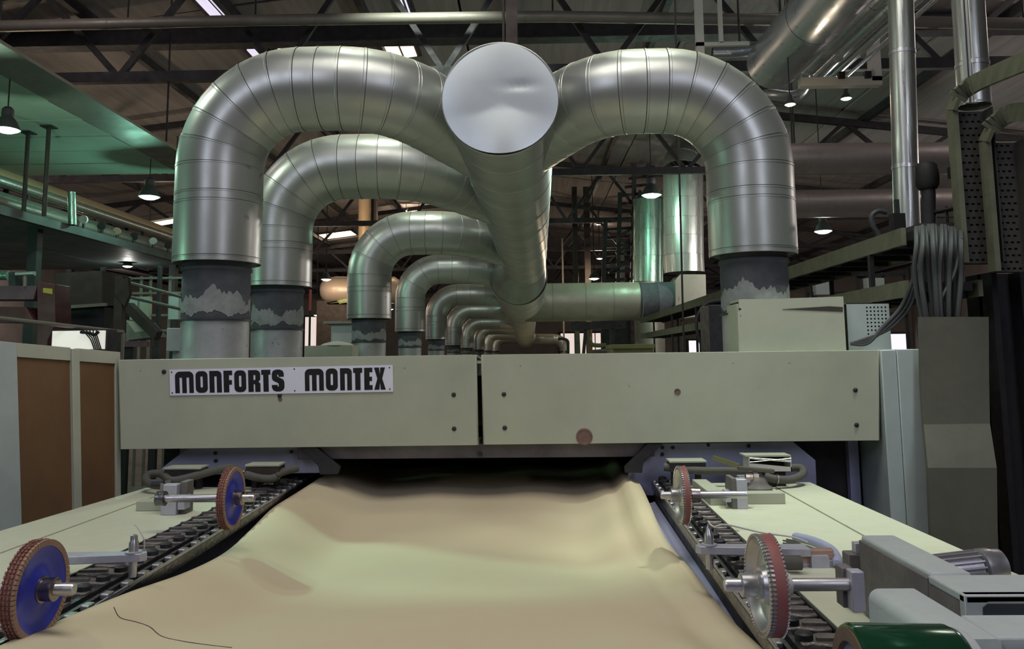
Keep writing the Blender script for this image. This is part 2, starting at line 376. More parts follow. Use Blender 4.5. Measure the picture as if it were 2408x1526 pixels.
def duct_shell(path, r, cuts, root, m, n=32, name='duct_segment', lip=.014):
    """gored duct: every gore is a part; its raised hem laps over the start of the next"""
    L = length(path)
    tan = lambda s: (at_len(path, min(L, s + .02)) - at_len(path, max(0, s - .02))).normalized()
    for a, b in zip(cuts[:-1], cuts[1:]):
        e = min(.009, (b - a) * .15); k = max(2, min(8, int((b - a) / .05)))
        ss = [a, a + e * .4, a + e] + [a + e + (b - e * 2.2 - a - e) * i / k for i in range(1, k + 1)] + [b - e * 1.2, b - e, b]
        rs = [r * (1 - lip), r, r] + [r] * k + [r, r * (1 + lip * .55), r * (1 + lip * .55)]
        mesh(name, MB().tube([at_len(path, s) for s in ss], rs, n, caps=False, tans=[tan(s) for s in ss]), m, root, angle=28)

ORD = ['front', 'second', 'third', 'fourth', 'fifth', 'sixth', 'seventh', 'eighth', 'ninth', 'tenth']
MAINX = P(1176, 232, Y=4.2).x; MAINZ = P(1176, 232, Y=4.2).z
def mainaxis(y): return V((MAINX + .012 * (y - 4.2), y, MAINZ - .012 * (y - 4.2)))
def arch(label, Yd, px, r, ypx_top, ypx_sleeve, side, joinY, joinz=None, bendR=None, seg=.1, n=32, rneck=None, elbow=True):
    x0 = P(px, ypx_sleeve, Y=Yd).x
    zt = P(px + side * -150 * 4.5 / Yd, ypx_top, Y=Yd).z - r          # axis height of the top run
    zs = P(px, ypx_sleeve, Y=Yd).z
    R = bendR or r * 1.95; zb = zt - R
    s = -side                                                          # heading inwards
    jx = mainaxis(joinY).x; jz = joinz or mainaxis(joinY).z
    root = thing('arched_duct', label, 'duct', (x0, Yd, 1.565), 'arched exhaust ducts feeding the main duct')
    path = [V((x0, Yd, zs)), V((x0, Yd, zb))]
    path += [V((x0 + s * (R - R * math.cos(a)), Yd, zb + R * math.sin(a))) for a in [math.pi / 2 * i / 12 for i in range(1, 13)]]
    xe = x0 + s * R
    run = abs(jx - xe)
    p1 = V((xe + s * run * .28, Yd + .02, zt))
    p3 = V((jx - s * .02, joinY, jz))
    d = p3 - p1
    path += catmull([V((xe, Yd, zt)), p1, p1 + V((s * run * .22, d.y * .14, d.z * .16)), p1 + V((s * run * .42, d.y * .46, d.z * .48)), p3], 6)[1:]
    Ls = zb - zs
    L = length(path)
    cuts = [0, .03 if Yd < 8 else .04, Ls * .62, Ls * .62 + .05]
    arcL = R * math.pi / 2
    k0 = max(2, int(round((R + r) * math.pi / 2 / (seg * 1.65))))
    cuts += [Ls + arcL * i / k0 for i in range(k0 + 1)]
    k1 = max(2, int(round((L - Ls - arcL) / seg)))
    cuts += [Ls + arcL + (L - Ls - arcL) * i / k1 for i in range(1, k1 + 1)]
    cuts = [c for i, c in enumerate(cuts) if i == 0 or c - cuts[i - 1] > .008]
    duct_shell(path, r, cuts, root, MT['galv'], n)
    # neck below the sleeve: sooty canvas, peeled band, flange, old pipe
    rn = rneck or r * .76
    top = zs + .01; bot = 1.566
    h = top - bot
    o = V((x0, Yd, bot))
    mesh('sleeve_plate', MB().lathe(V((x0, Yd, zs + .004)), (0, 0, 1), [(0, rn * .9), (.006, r * .99)], n), MT['dark'], root)
    mesh('canvas_sleeve', MB().lathe(o, (0, 0, 1), [(h * .66, rn), (h * .76, rn * 1.01), (h * .90, rn), (h * .91, rn * 1.05), (h * .94, rn * 1.05), (h * .95, rn), (h, rn)], n), MT['canvas'], root)
    pb = MB(); vs = []; m2 = n * 3
    ph = [random.uniform(0, 6.28) for _ in range(6)]
    for q in range(m2):                                               # ragged edges of the peeled band
        a = 2 * math.pi * q / m2
        for zf in (.485 + .02 * math.sin(5 * a + ph[0]) + .015 * math.sin(11 * a + ph[1]) + .022 * random.random(), .645 + .05 * math.sin(3 * a + ph[2]) + .03 * math.sin(8 * a + ph[3]) + .05 * random.random()):
            vs.append(o + V((math.cos(a) * rn * 1.012, math.sin(a) * rn * 1.012, h * zf)))
    pb.add(vs, [(2 * q, 2 * ((q + 1) % m2), 2 * ((q + 1) % m2) + 1, 2 * q + 1) for q in range(m2)])
    mesh('peeled_band', pb, MT['peeled'], root, angle=80)
    mesh('canvas_sleeve', MB().lathe(o, (0, 0, 1), [(h * .44, rn * 1.005), (h * .70, rn * 1.002)], n), MT['canvas'], root)
    mesh('flange_ring', MB().lathe(o, (0, 0, 1), [(h * .425, rn), (h * .425, rn * 1.07), (h * .44, rn * 1.07), (h * .44, rn)], n), MT['dark'], root, angle=20)
    mesh('base_pipe', MB().lathe(o, (0, 0, 1), [(0, rn * 1.04), (h * .02, rn * 1.04), (h * .02, rn), (h * .425, rn)], n), MT['oldpipe'], root)
    return root
arch('big arched galvanised duct nearest on the left, with a sooty neck', 4.5, 511, M(101, 4.5), 118, 622, -1, 5.45, seg=.118)
arch('arched galvanised duct second from the front on the left', 6.05, 654, M(78, 6.05), 319, 676, -1, 6.95, seg=.135)
arch('arched galvanised duct on the right, standing by the cream box', 4.4, 1771, M(101, 4.4), 119, 603, 1, 5.3, seg=.118)
arch('third arched duct along the left row, with a dusty top', 8.9, 868, M(52, 8.9), 498, 750, -1, 10.0, seg=.16, n=28)
arch('fourth arched duct along the left row, brightly lit on its bend', 11.8, 964, M(35.5, 11.8), 598, 780, -1, 12.9, seg=.2, n=24)
arch('fifth arched duct along the left row, beside the fourth', 15, 1026, M(25.5, 15), 668, 798, -1, 15.6, seg=.25, n=20, joinz=2.72)
arch('sixth arched duct along the left row', 18.3, 1067, M(20.5, 18.3), 709, 812, -1, 18.9, seg=.4, n=16, joinz=2.55)
arch('seventh arched duct along the left row', 21.6, 1098, M(17, 21.6), 741, 818, -1, 22.1, seg=.5, n=16, joinz=2.42)
arch('eighth arched duct along the left row, far back', 25, 1127, M(13.5, 25), 760, 822, -1, 25.4, seg=.7, n=14, joinz=2.35)
arch('ninth arched duct along the left row, far back', 28.5, 1147, M(12, 28.5), 775, 824, -1, 28.9, seg=.8, n=14, joinz=2.28)
arch('last small arched duct at the far left of the row', 32, 1165, M(11, 32), 785, 825, -1, 32.3, seg=.9, n=14, joinz=2.2)
arch('small far arched duct on the right side of the row end', 30, 1327, M(12, 30), 785, 825, 1, 30.3, seg=.9, n=14, joinz=2.25)

# main duct
md = thing('main_duct', 'long round main exhaust duct with a flat end cap facing forward', 'duct', tuple(mainaxis(4.2)))
R0 = M(140, 4.2)
pth = [mainaxis(y) for y in (4.2, 6, 8, 10, 12.2)]
duct_shell(pth, R0 * .98, [.01, .45, 1.0, 1.55, 2.3, 3.0, 3.8, 4.6, 5.4, 6.2, 7.1, 7.95], md, MT['galv'], 48)
# end cap: slightly dished, dented disc with a rolled edge
cap = MB(); vs = []; fs = []; nr, na = 12, 56
cc = mainaxis(4.2)
for i in range(nr + 1):
    rr = R0 * i / nr
    for k in range(na):
        a = 2 * math.pi * k / na; x = rr * math.cos(a); z = rr * math.sin(a)
        u, w = x / R0, z / R0
        dy = -.012 * (1 - (u * u + w * w))
        crease = -.30 + .16 * math.exp(-((u - .05) / .38) ** 2) - w         # the creased lower flap
        dy += -.045 * max(0, crease) * (1 - u * u * .8)
        dy += .006 * math.exp(-((u - .35) / .33) ** 2 - ((w - .22) / .07) ** 2)
        dy += .004 * math.sin(3.1 * u + 1) * math.cos(2.7 * w)
        vs.append(cc + V((x, dy, z)))
for i in range(nr):
    for k in range(na):
        k2 = (k + 1) % na; fs.append((i * na + k, i * na + k2, (i + 1) * na + k2, (i + 1) * na + k))
cap.add(vs, fs)
lab(mesh('end_cap', cap, mat('end cap sheet', (.52, .56, .57), .40, .75, (.44, .48, .50), 2.5, .8, .03, 6, rvar=.05), md, angle=80), 'pale dented round end cap')
mesh('rolled_edge', MB().tube([cc + V((R0 * math.cos(a), .004, R0 * math.sin(a))) for a in [2 * math.pi * i / 56 for i in range(57)]], .0075, 8), MT['galv'], md)
def ax2(y): return V((P(1219, 650, Y=12).x, y, P(1219, 650, Y=12).z - .01 * (y - 12)))
duct_shell([ax2(12.0), ax2(14), ax2(16.9)], M(69, 12), [0, 1.2, 2.4, 3.6, 4.9], md, MT['galv'], 40, 'plenum_segment')
mesh('plenum_flare', MB().tube([mainaxis(11.3), mainaxis(11.5).lerp(ax2(11.6), .3), ax2(12.0), ax2(12.05)], [R0 * .99, M(54, 12), M(66, 12), M(69, 12)], 40, caps=False), MT['galv'], md)
mesh('plenum_end', MB().lathe(ax2(16.9), (0, 1, 0), [(0, M(69, 12)), (.1, .2)], 40), MT['galv'], md)
def ax3(y): return V((ax2(17).x + .0, y, 2.62 - .024 * (y - 17)))
duct_shell([ax3(16.9), ax3(24), ax3(33.5)], .33, [0, 2, 4, 6, 8, 10, 12, 14, 16.5], md, MT['galv'], 28, 'rear_duct_segment')
mesh('rear_cap', MB().lathe(ax3(33.4), (0, 1, 0), [(0, .33), (.02, .3)], 28), MT['galv'], md)
# hanger strut above the end cap
hs = thing('hanger_strut', 'brown steel hanger strut above the round end cap', 'strut', tuple(P(1200, 90, Y=4.6)))
a = P(1203, 100, Y=4.75); a.z = MAINZ + R0 * .97
mesh('flange_post', MB().bar(a, P(1200, -640, Y=4.75), .07, .05), MT['ironbrown'], hs)
mesh('rod', MB().tube([a + V((-.05, 0, 0)), P(1182, -640, Y=4.75)], .008, 8), MT['ironbrown'], hs)

# cross duct to the right with coupling, box and risers
Yc = 16.2
cd_ = thing('cross_duct', 'horizontal dusty duct running right from the main duct, with a dark coupling', 'duct', tuple(P(1500, 755, Y=Yc)))
r = M(45, Yc); a = P(1235, 712, Y=Yc); b = P(1502, 708, Y=Yc); c = P(1588, 706, Y=Yc)
duct_shell([a, b], r, [0, .55, 1.2, 1.75, length([a, b])], cd_, MT['duct_dull'], 32)
mesh('coupling', MB().lathe(b, c - b, [(0, r * 1.0), (.02, r * 1.06), (.05, r * .93), (.33, r * .95), (.36, r * .99), (.39, r * .95), (.68, r * .98), ((c - b).length, r * 1.06)], 32), MT['canvas'], cd_)
d0 = P(1586, 652, Y=Yc); d1 = P(1661, 745, Y=Yc)
mesh('square_box', MB().extr([P(1588, 660, Y=Yc - .4), P(1600, 645, Y=Yc - .4), P(1660, 645, Y=Yc - .4), P(1662, 742, Y=Yc - .4), P(1588, 752, Y=Yc - .4)], (0, .85, 0)), MT['duct_dull'], cd_, bevel=.01)
for dx in (.08, .55): mesh('box_leg', MB().box(d0.x + dx - .03, d0.x + dx + .03, Yc - .3, Yc - .24, 0, d1.z + .05), MT['iron'], cd_)
rz = thing('riser_duct', 'shiny foil wrapped riser duct standing on the square box', 'duct', tuple(P(1607, 645, Y=Yc)))
rr = M(47, Yc)
p = [P(1609, 642, Y=Yc), P(1607, 600, Y=Yc), P(1606, 400, Y=Yc)]
duct_shell(p, rr, [0, .36, .74, 1.1, 1.5, length(p)], rz, MT['foil'], 32)
ep = catmull([p[-1], P(1610, 375, Y=Yc + .1), P(1632, 352, Y=Yc + .5), P(1700, 340, Y=Yc + 1.0)], 6)
duct_shell(ep, rr, [length(ep) * i / 9 for i in range(10)], rz, MT['foil'], 32, 'elbow_segment')
r2 = thing('riser_duct', 'green lit foil riser duct behind the shiny riser', 'duct', tuple(P(1524, 662, Y=18.5)))
q = [P(1524, 664, Y=18.5), P(1524, 470, Y=18.5)]
duct_shell(q, M(35, 18.5), [0, .6, 1.2, length(q)], r2, MT['foil_greenlit'], 28)
mesh('base_pipe', MB().lathe(P(1524, 664, Y=18.5) * 1.0, (0, 0, -1), [(0, M(35, 18.5)), (P(1524, 664, Y=18.5).z, M(35, 18.5))], 24), MT['duct_dull'], r2)
mesh('cap_hood', MB().lathe(q[1], (0, 0, 1), [(0, M(36, 18.5)), (.25, .05)], 28), MT['shade'], r2)
# ================================================================== beam covers and nameplate
YB = 4.0
def cover(name, label, pts, bolts, plugs):
    c = [P(x, y, Y=YB) for x, y in pts]
    t = thing(name, label, 'panel', tuple((c[2] + c[3]) / 2))
    mesh('face_plate', MB().extr(c, (0, .03, 0)), MT['cream'], t, bevel=.006)
    top = (c[0].z + c[1].z) / 2
    mesh('top_flange', MB().hexa([c[0] + V((0, .03, -.012)), c[1] + V((0, .03, -.012)), c[1] + V((0, .45, -.03)), c[0] + V((0, .45, -.03)),
                                  c[0] + V((0, .03, 0)), c[1] + V((0, .03, 0)), c[1] + V((0, .45, -.018)), c[0] + V((0, .45, -.018))]), MT['cream'], t)
    mesh('bottom_flange', MB().hexa([c[3] + V((0, .03, 0)), c[2] + V((0, .03, 0)), c[2] + V((0, .3, 0)), c[3] + V((0, .3, 0)),
                                  c[3] + V((0, .03, .012)), c[2] + V((0, .03, .012)), c[2] + V((0, .3, .012)), c[3] + V((0, .3, .012))]), MT['cream'], t)
    for x, y in bolts:
        mesh('bolt', MB().lathe(P(x, y, Y=YB), (0, -1, 0), [(-.01, .0115), (.003, .0115), (.006, .007)], 10), MT['dark'], t)
    for x, y, rad, mm in plugs:
        o = P(x, y, Y=YB)
        lab(mesh('plug', MB().lathe(o, (0, -1, 0), [(-.01, rad), (.002, rad), (.003, rad * .8), (.0005, rad * .75)], 16), MT[mm], t), 'rusty round plug')
    return t
MT['rustspot'] = mat('rust patch', (.11, .06, .045), .8, 0, (.2, .17, .13), 60, .9)
MT['plugpink'] = mat('rusty plug', (.22, .13, .11), .6, .2, (.12, .07, .06), 40, .8)
cover('cover_panel', 'left cream front cover panel carrying the nameplate', [(277, 846), (1121, 834), (1125, 1047), (281, 1057)], [(386, 874), (1067, 928), (1068, 1008), (658, 930)], [(659, 939, .010, 'rustspot')])
cover('cover_panel', 'right cream front cover panel with a rusty round plug low down', [(1131, 834), (2068, 823), (2070, 1036), (1136, 1046)],
      [(1185, 927), (1187, 1006), (2011, 917), (2014, 999)], [(1374, 1027, .041, 'plugpink'), (1593, 921, .016, 'rustspot')])
# nameplate
NP = [(399, 869), (924, 858), (925, 921), (401, 930)]
c4 = [P(x, y, Y=YB - .002) for x, y in NP]
npl = thing('nameplate', 'white nameplate with black block lettering on the left cover panel', 'sign', tuple((c4[2] + c4[3]) / 2))
mesh('plate', MB().extr(c4, (0, -.004, 0)), MT['signwhite'], npl)
def np_pt(u, v):                                 # u, v in crop units over the plate
    return (c4[3].lerp(c4[2], u)).lerp(c4[0].lerp(c4[1], u), v) + V((0, -.004, 0))
def rrect(x0, x1, y0, y1, tl=0, tr=0, br=0, bl=0, n=6):
    out = []
    for cx, cy, r_, a0 in ((x1, y1, tr, 0), (x0, y1, tl, 90), (x0, y0, bl, 180), (x1, y0, br, 270)):
        ox = cx + (-r_ if cx == x1 else r_); oy = cy + (-r_ if cy == y1 else r_)
        if r_ == 0: out.append((cx, cy)); continue
        for i in range(n + 1):
            a = math.radians(a0 + 90 * i / n); out.append((ox + r_ * math.cos(a), oy + r_ * math.sin(a)))
    return out
def glyph(ch, w, h=206):
    """outlines in crop pixels, y up"""
    s = 46
    if ch == 'M':
        st = (w - 2 * 24) / 3
        o = rrect(0, w, 0, h, 46, 46)
        # slots cut from below: walk the outline with the notches
        top = [p for p in o if p[1] > 1]
        x1, x2, x3, x4 = st, st + 24, 2 * st + 24, 2 * st + 48
        return [(top + [(0, 0), (x1, 0), (x1, h - 58), (x2, h - 58), (x2, 0), (x3, 0), (x3, h - 58), (x4, h - 58), (x4, 0), (w, 0)], [])]
    if ch == 'O': return [(rrect(0, w, 0, h, 42, 42, 42, 42), [rrect(w / 2 - 11, w / 2 + 11, 50, h - 50, 8, 8, 8, 8, 3)])]
    if ch == 'N':
        o = rrect(0, w, 0, h, 0, 40); top = [p for p in o if p[1] > 1]
        x1 = w / 2 - 11; x2 = w / 2 + 11
        return [(top + [(0, 0), (x1, 0), (x1, h - 52), (x2, h - 52), (x2, 0), (w, 0)], [])]
    if ch == 'F': return [([(0, 0), (50, 0), (50, 72), (w - 4, 72), (w - 4, 116), (50, 116), (50, h - 44), (w, h - 44), (w, h), (0, h)], [])]
    if ch == 'E': return [([(0, 0), (w, 0), (w, 44), (48, 44), (48, 82), (w - 4, 82), (w - 4, 122), (48, 122), (48, h - 42), (w, h - 42), (w, h), (0, h)], [])]
    if ch == 'T': return [([(w / 2 - 24, 0), (w / 2 + 24, 0), (w / 2 + 24, h - 46), (w, h - 46), (w, h), (0, h), (0, h - 46), (w / 2 - 24, h - 46)], [])]
    if ch == 'X': return [([(0, 0), (46, 0), (w / 2 + 2, 66), (w - 46, 0), (w, 0), (w * .70, h * .5), (w - 4, h), (w - 48, h), (w / 2, h - 66), (46, h), (0, h), (w * .28, h * .5)], [])]
    if ch == 'R':
        return [([(0, 0), (48, 0), (48, 74), (62, 70), (62, 0), (w, 0), (w, 78), (w - 18, 96), (w, 114), (w, h - 34), (w - 10, h - 12), (w - 34, h), (0, h)],
                 [[(48, 112), (62, 112), (66, 120), (66, h - 52), (62, h - 46), (48, h - 46)]])]
    if ch == 'S':
        return [([(0, 62), (0, 38), (12, 12), (38, 0), (w - 38, 0), (w - 12, 12), (w, 38), (w, 88), (w - 10, 112), (52, 140), (50, h - 52), (56, h - 46), (62, h - 52), (62, h - 68),
                  (w - 4, h - 68), (w - 4, h - 36), (w - 14, h - 12), (w - 40, h), (40, h), (12, h - 12), (2, h - 38), (2, 124), (12, 104), (62, 76), (64, 52), (58, 44), (52, 50), (52, 62)], [])]
for ch, x0, x1 in [('M', 278, 448), ('O', 467, 577), ('N', 594, 706), ('F', 724, 804), ('O', 822, 930), ('R', 950, 1060), ('T', 1070, 1154), ('S', 1165, 1280),
                   ('M', 1468, 1640), ('O', 1660, 1768), ('N', 1790, 1897), ('T', 1910, 1993), ('E', 2010, 2085), ('X', 2100, 2205)]:
    mb = MB()
    for outer, holes in glyph(ch, x1 - x0):
        f = lambda p: np_pt((x0 + p[0] - 228) / 2044., .085 + p[1] / 206. * .83)
        mb.extr([f(p) for p in outer], (0, -.0012, 0), [[f(p) for p in h_] for h_ in holes])
    mesh('letter', mb, MT['ink'], npl, angle=0)
for u, v in [(.01, .9), (.01, .1), (.56, .92), (.56, .1), (.985, .9), (.985, .1)]:
    mesh('rivet', MB().lathe(np_pt(u, v), (0, -1, 0), [(0, .004), (.002, .003)], 8), MT['dark'], npl)

# end post on the right, made of two folded sheets
ep_ = thing('end_post', 'grey green sheet metal post at the right end of the cover panels', 'post', tuple(P(2115, 1240, Y=3.95)))
a = P(2071, 823, Y=3.98); b = P(2107, 822, Y=3.98); c = P(2156, 820, Y=3.98)
mesh('post_sheet', MB().box(a.x, b.x - .001, 3.98, 4.3, 0, a.z), MT['greygreen'], ep_, bevel=.004)
mesh('post_sheet', MB().box(b.x + .001, c.x + .008, 3.975, 4.3, 0, a.z + .003), MT['greygreen'], ep_, bevel=.004)

# canopy bar, side plates and brackets below the covers
cb = thing('canopy_bar', 'purple grey steel canopy bar under the cover panels', 'bar', tuple(P(1120, 1076, Y=4.05)))
a = P(700, 1046, Y=4.06); b = P(1540, 1078, Y=4.06)
mesh('bar', MB().hexa([V((a.x, 4.06, 1.105)), V((b.x, 4.06, 1.105)), V((b.x, 4.2, 1.09)), V((a.x, 4.2, 1.09)), V((a.x, 4.05, 1.175)), V((b.x, 4.05, 1.175)), V((b.x, 4.3, 1.175)), V((a.x, 4.3, 1.175))]),
     mat('stained steel', (.15, .135, .165), .55, .3, (.07, .06, .075), 4, .9, .1, 20), cb, bevel=.004)
mesh('joint_bolt', MB().lathe(P(1129, 1068, Y=4.055), (0, -1, 0), [(-.02, .012), (.008, .012)], 8), MT['dark'], cb)
def plate(name, label, cat, pts, Y, th, m, extra=()):
    t = thing(name, label, cat, tuple(P(*pts[-1], Y=Y)))
    mesh('plate', MB().extr([P(x, y, Y=Y) for x, y in pts], (0, th, 0)), m, t, bevel=.003)
    for x, y in extra: mesh('bolt', MB().lathe(P(x, y, Y=Y), (0, -1, 0), [(-.005, .009), (.008, .009)], 8), MT['dark'], t)
    return t
plate('side_plate', 'blue grey bolted side plate under the left cover panel', 'plate', [(440, 1054), (745, 1049), (770, 1112), (360, 1118), (366, 1112)], 4.12, .03, MT['bluegrey'], [(507, 1065), (508, 1083), (686, 1062), (706, 1062)])
plate('side_plate', 'blue grey bolted side plate with a cut corner under the right cover panel', 'plate', [(1500, 1044), (1866, 1039), (1918, 1082), (1922, 1165), (1470, 1165), (1480, 1108)], 4.12, .03, MT['bluegrey'], [(1557, 1052), (1557, 1068), (1582, 1052), (1665, 1046), (1760, 1048)])
plate('diagonal_bracket', 'dark diagonal steel bracket beside the left chain rail', 'bracket', [(705, 1052), (742, 1050), (800, 1098), (795, 1115), (752, 1116), (748, 1096)], 4.02, .03, MT['dark'])
plate('diagonal_bracket', 'dark diagonal steel bracket beside the right chain rail', 'bracket', [(1524, 1042), (1560, 1042), (1512, 1090), (1510, 1112), (1470, 1112), (1468, 1098)], 4.02, .03, MT['dark'])
for s, x0, x1, lb in ((-1, -1.93, -1.2, 'left'), (1, .72, 1.78, 'right')):
    t = thing('guard_sheet', 'dark guard sheet behind the %s table' % lb, 'panel', ((x0 + x1) / 2, 4.3, 0))
    mesh('sheet', MB().box(x0, x1, 4.3, 4.33, 0, 1.3), MT['iron'], t)
    mesh('rib', MB().box(x0 + .1, x0 + .15, 4.26, 4.3, 0, 1.28), MT['bluegrey'], t)
    mesh('rib', MB().box(x1 - .15, x1 - .1, 4.26, 4.3, 0, 1.28), MT['bluegrey'], t)

# ================================================================== tables, chain rails, tray, cloth
TZ = .99
def table(label, xs, y0, y1):
    """xs: plate edges as (x at y0, x at y1)"""
    xs = sorted(xs); lo, hi = xs[0], xs[-1]
    t = thing('side_table', label, 'table', ((lo[0] + hi[0]) / 2, (y0 + y1) / 2, 0))
    q = lambda e, y, o=0: e[0] + (e[1] - e[0]) * (y - y0) / (y1 - y0) + o
    def slab(name, a, b, z0, z1, m, ins, bev):
        mesh(name, MB().extr([V((q(a, y0, ins), y0 + ins, z0)), V((q(b, y0, -ins), y0 + ins, z0)), V((q(b, y1, -ins), y1 - ins, z0)), V((q(a, y1, ins), y1 - ins, z0))], (0, 0, z1 - z0)), MT[m], t, bevel=bev)
    slab('cabinet', lo, hi, 0, TZ - .03, 'greygreen', .03, 0)
    for a, b in zip(xs[:-1], xs[1:]):
        wide = b[0] - a[0] > .05
        slab('top_plate' if wide else 'joint_strip', a, b, TZ - .03, TZ if wide else TZ - .003, 'table', .0022, .002)
    return t
table('long cream plate table on the left of the cloth', [(-2.10, -1.854), (-1.733, -1.697), (-1.712, -1.678), (-1.352, -1.298)], .85, 3.96)
table('long cream plate table on the right of the cloth', [(.655, .733), (1.075, 1.112), (1.096, 1.133), (1.348, 1.334)], .85, 3.98)

def chain_rail(label, xi, xo, y0, y1):
    """xi, xo: cloth side and table side, each as (x at y0, x at y1)"""
    t = thing('chain_rail', label, 'rail', ((xi[0] + xo[0]) / 2, (y0 + y1) / 2, 0))
    def X(u, y):
        f = (y - y0) / (y1 - y0); a = xo[0] + (xo[1] - xo[0]) * f; b = xi[0] + (xi[1] - xi[0]) * f
        return a + (b - a) * u
    def bx(u0, u1, z0, z1, ya=y0, yb=y1):
        return MB().extr([V((X(u0, ya), ya, z0)), V((X(u1, ya), ya, z0)), V((X(u1, yb), yb, z0)), V((X(u0, yb), yb, z0))], (0, 0, z1 - z0))
    mesh('rail_body', bx(.0, .93, .80, .972), MT['dark'], t)
    mesh('rail_foot', bx(.2, .7, 0, .80, y0 + .1, y1 - .1), MT['dark'], t)
    mesh('outer_edge', bx(.0, .04, .972, .992), MT['dark'], t)
    mesh('guide_strip', bx(.66, .74, .972, .988), MT['rail'], t)
    mesh('guide_strip', bx(.80, .86, .965, .982), MT['rail'], t)
    mesh('pin_bar', bx(.93, 1.0, .94, .972), MT['rail'], t)
    mesh('pin_bar', bx(.955, .985, .972, .980), MT['steel'], t)
    step = .098; k = int((y1 - y0) / step); z0 = .972
    pol = [(.06, .012), (.30, .006), (.50, .02), (.64, .012), (.64, .062), (.50, .066), (.32, .084), (.06, .08)]
    L0 = mesh('chain_link', MB().extr([V((X(u, y0), y0 + d, z0)) for u, d in pol], (0, 0, .018)), MT['link'], t, bevel=.004)
    B0 = mesh('link_bolt', MB().lathe(V((X(.56, y0), y0 + .042, .988)), (0, 0, 1), [(0, .019), (.014, .019), (.018, .014)], 12), MT['dark'], L0)
    C0 = mesh('link_ridge', MB().bar((X(.1, y0), y0 + .03, .993), (X(.42, y0), y0 + .034, .993), .012, .008), MT['link'], L0)
    K0 = mesh('clip', bx(.88, .97, .974, .988, y0 + .02, y0 + .055), MT['steel'], t, bevel=.003)
    for i in range(1, k):
        dx = X(.35, y0 + i * step) - X(.35, y0); l = share(L0, (dx, i * step, 0))
        for o in (B0, C0):
            c = o.copy(); COL.objects.link(c); c.parent = l
        share(K0, (X(.92, y0 + i * step) - X(.92, y0), i * step + random.uniform(-.01, .01), 0))
    return t
chain_rail('oily chain rail along the left edge of the cloth', (-1.091, -1.169), (-1.342, -1.292), 1.2, 4.5)
chain_rail('oily chain rail along the right edge of the cloth', (.492, .612), (.660, .740), 1.2, 4.5)

tr = thing('drip_tray', 'blue grey drip tray under the cloth between the chain rails', 'tray', (-.27, 2.4, .72))
mesh('tray_floor', MB().box(-1.12, .50, .9, 4.40, .70, .72), MT['bluegrey'], tr)
mesh('tray_front', MB().box(-1.12, .50, .88, .9, .0, .76), MT['bluegrey'], tr)
mesh('side_wing', MB().hexa([V((.02, .9, .70)), V((.50, .9, .870)), V((.60, 4.05, .880)), V((.02, 4.05, .70)), V((.02, .9, .712)), V((.50, .9, .882)), V((.60, 4.05, .892)), V((.02, 4.05, .712))]), MT['bluegrey'], tr)
mesh('side_wing', MB().hexa([V((-.60, .9, .68)), V((-1.09, .9, .86)), V((-1.16, 3.5, .86)), V((-.60, 3.5, .68)), V((-.60, .9, .692)), V((-1.09, .9, .872)), V((-1.16, 3.5, .872)), V((-.60, 3.5, .692))]), MT['bluegrey'], tr)
for y in (2.3, 2.75, 3.1): mesh('cross_rib', MB().bar((-1.09, y, .885), (-.75, y + .05, .765), .03, .02), MT['dark'], tr)
for y in (2.0,): mesh('cross_rib', MB().box(-1.12, -.75, y, y + .04, .72, .76), MT['dark'], tr)

# the cloth, a sheet with thickness, sagging between the rails
LE = [(800, 1085, 5.2), (775, 1105, 4.6), (748, 1127, 4.16), (690, 1165, 3.9), (640, 1197, 3.62), (588, 1248, 3.25), (530, 1300, 2.92), (440, 1346, 2.6), (300, 1396, 2.21), (150, 1457, 1.92), (0, 1521, 1.68), (-150, 1590, 1.48)]
RE = [(1462, 1080, 5.2), (1485, 1112, 4.6), (1500, 1134, 4.12), (1515, 1160, 3.9), (1530, 1192, 3.67), (1548, 1235, 3.42), (1572, 1280, 3.1), (1618, 1332, 2.82), (1662, 1390, 2.52), (1722, 1462, 2.2), (1795, 1530, 1.92), (1862, 1600, 1.72)]
Lc = catmull([P(x, y, Y=Y) for x, y, Y in LE], 8); Rc = catmull([P(x, y, Y=Y) for x, y, Y in RE], 8)
CEN = [(5.3, .90), (4.5, .91), (4.13, .905), (3.95, .865), (3.80, .825), (3.66, .800), (3.5, .797), (3.2, .815), (2.85, .845), (2.5, .88), (2.1, .93), (1.75, .985), (1.5, 1.03)]
def cenz(y):
    for (ya, za), (yb, zb) in zip(CEN[:-1], CEN[1:]):
        if y <= ya and y >= yb:
            t = (ya - y) / (ya - yb); return za + (zb - za) * t
    return CEN[0][1] if y > 4 else CEN[-1][1]
NU = 72; m_ = len(Lc); vs = []
for i in range(m_):
    l, r_ = Lc[i], Rc[i]; v = max(0, (i - 16) / (m_ - 17))
    for k in range(NU + 1):
        u = k / NU; p = l.lerp(r_, u)
        base = cenz(p.y) + .012 * math.sin(v * 7 + u * 3)
        wgt = min(1, (min(u, 1 - u) / .20)); wgt = wgt * wgt * (3 - 2 * wgt)
        p.z = p.z * (1 - wgt) + base * wgt
        # soft folds: one along the right edge, a ripple by the left
        p.z += .022 * math.exp(-((u - .965) / .016) ** 2) * (1 - .5 * v) - .016 * math.exp(-((u - .925) / .018) ** 2) * (1 - .5 * v)
        p.z += .007 * math.sin(u * 21 + 1.5 * v) * math.exp(-(v / .16) ** 2)
        vs.append(p)
fs = []
for i in range(m_ - 1):
    for k in range(NU):
        a = i * (NU + 1) + k; fs.append((a, a + 1, a + NU + 2, a + NU + 1))
cl = mesh('cloth', MB().add(vs, fs), MT['cloth'], angle=180)
md_ = cl.modifiers.new('thickness', 'SOLIDIFY'); md_.thickness = .006; md_.offset = 0
tag(cl, 'wide sheet of sagging tan and cream cloth entering the machine', 'cloth')

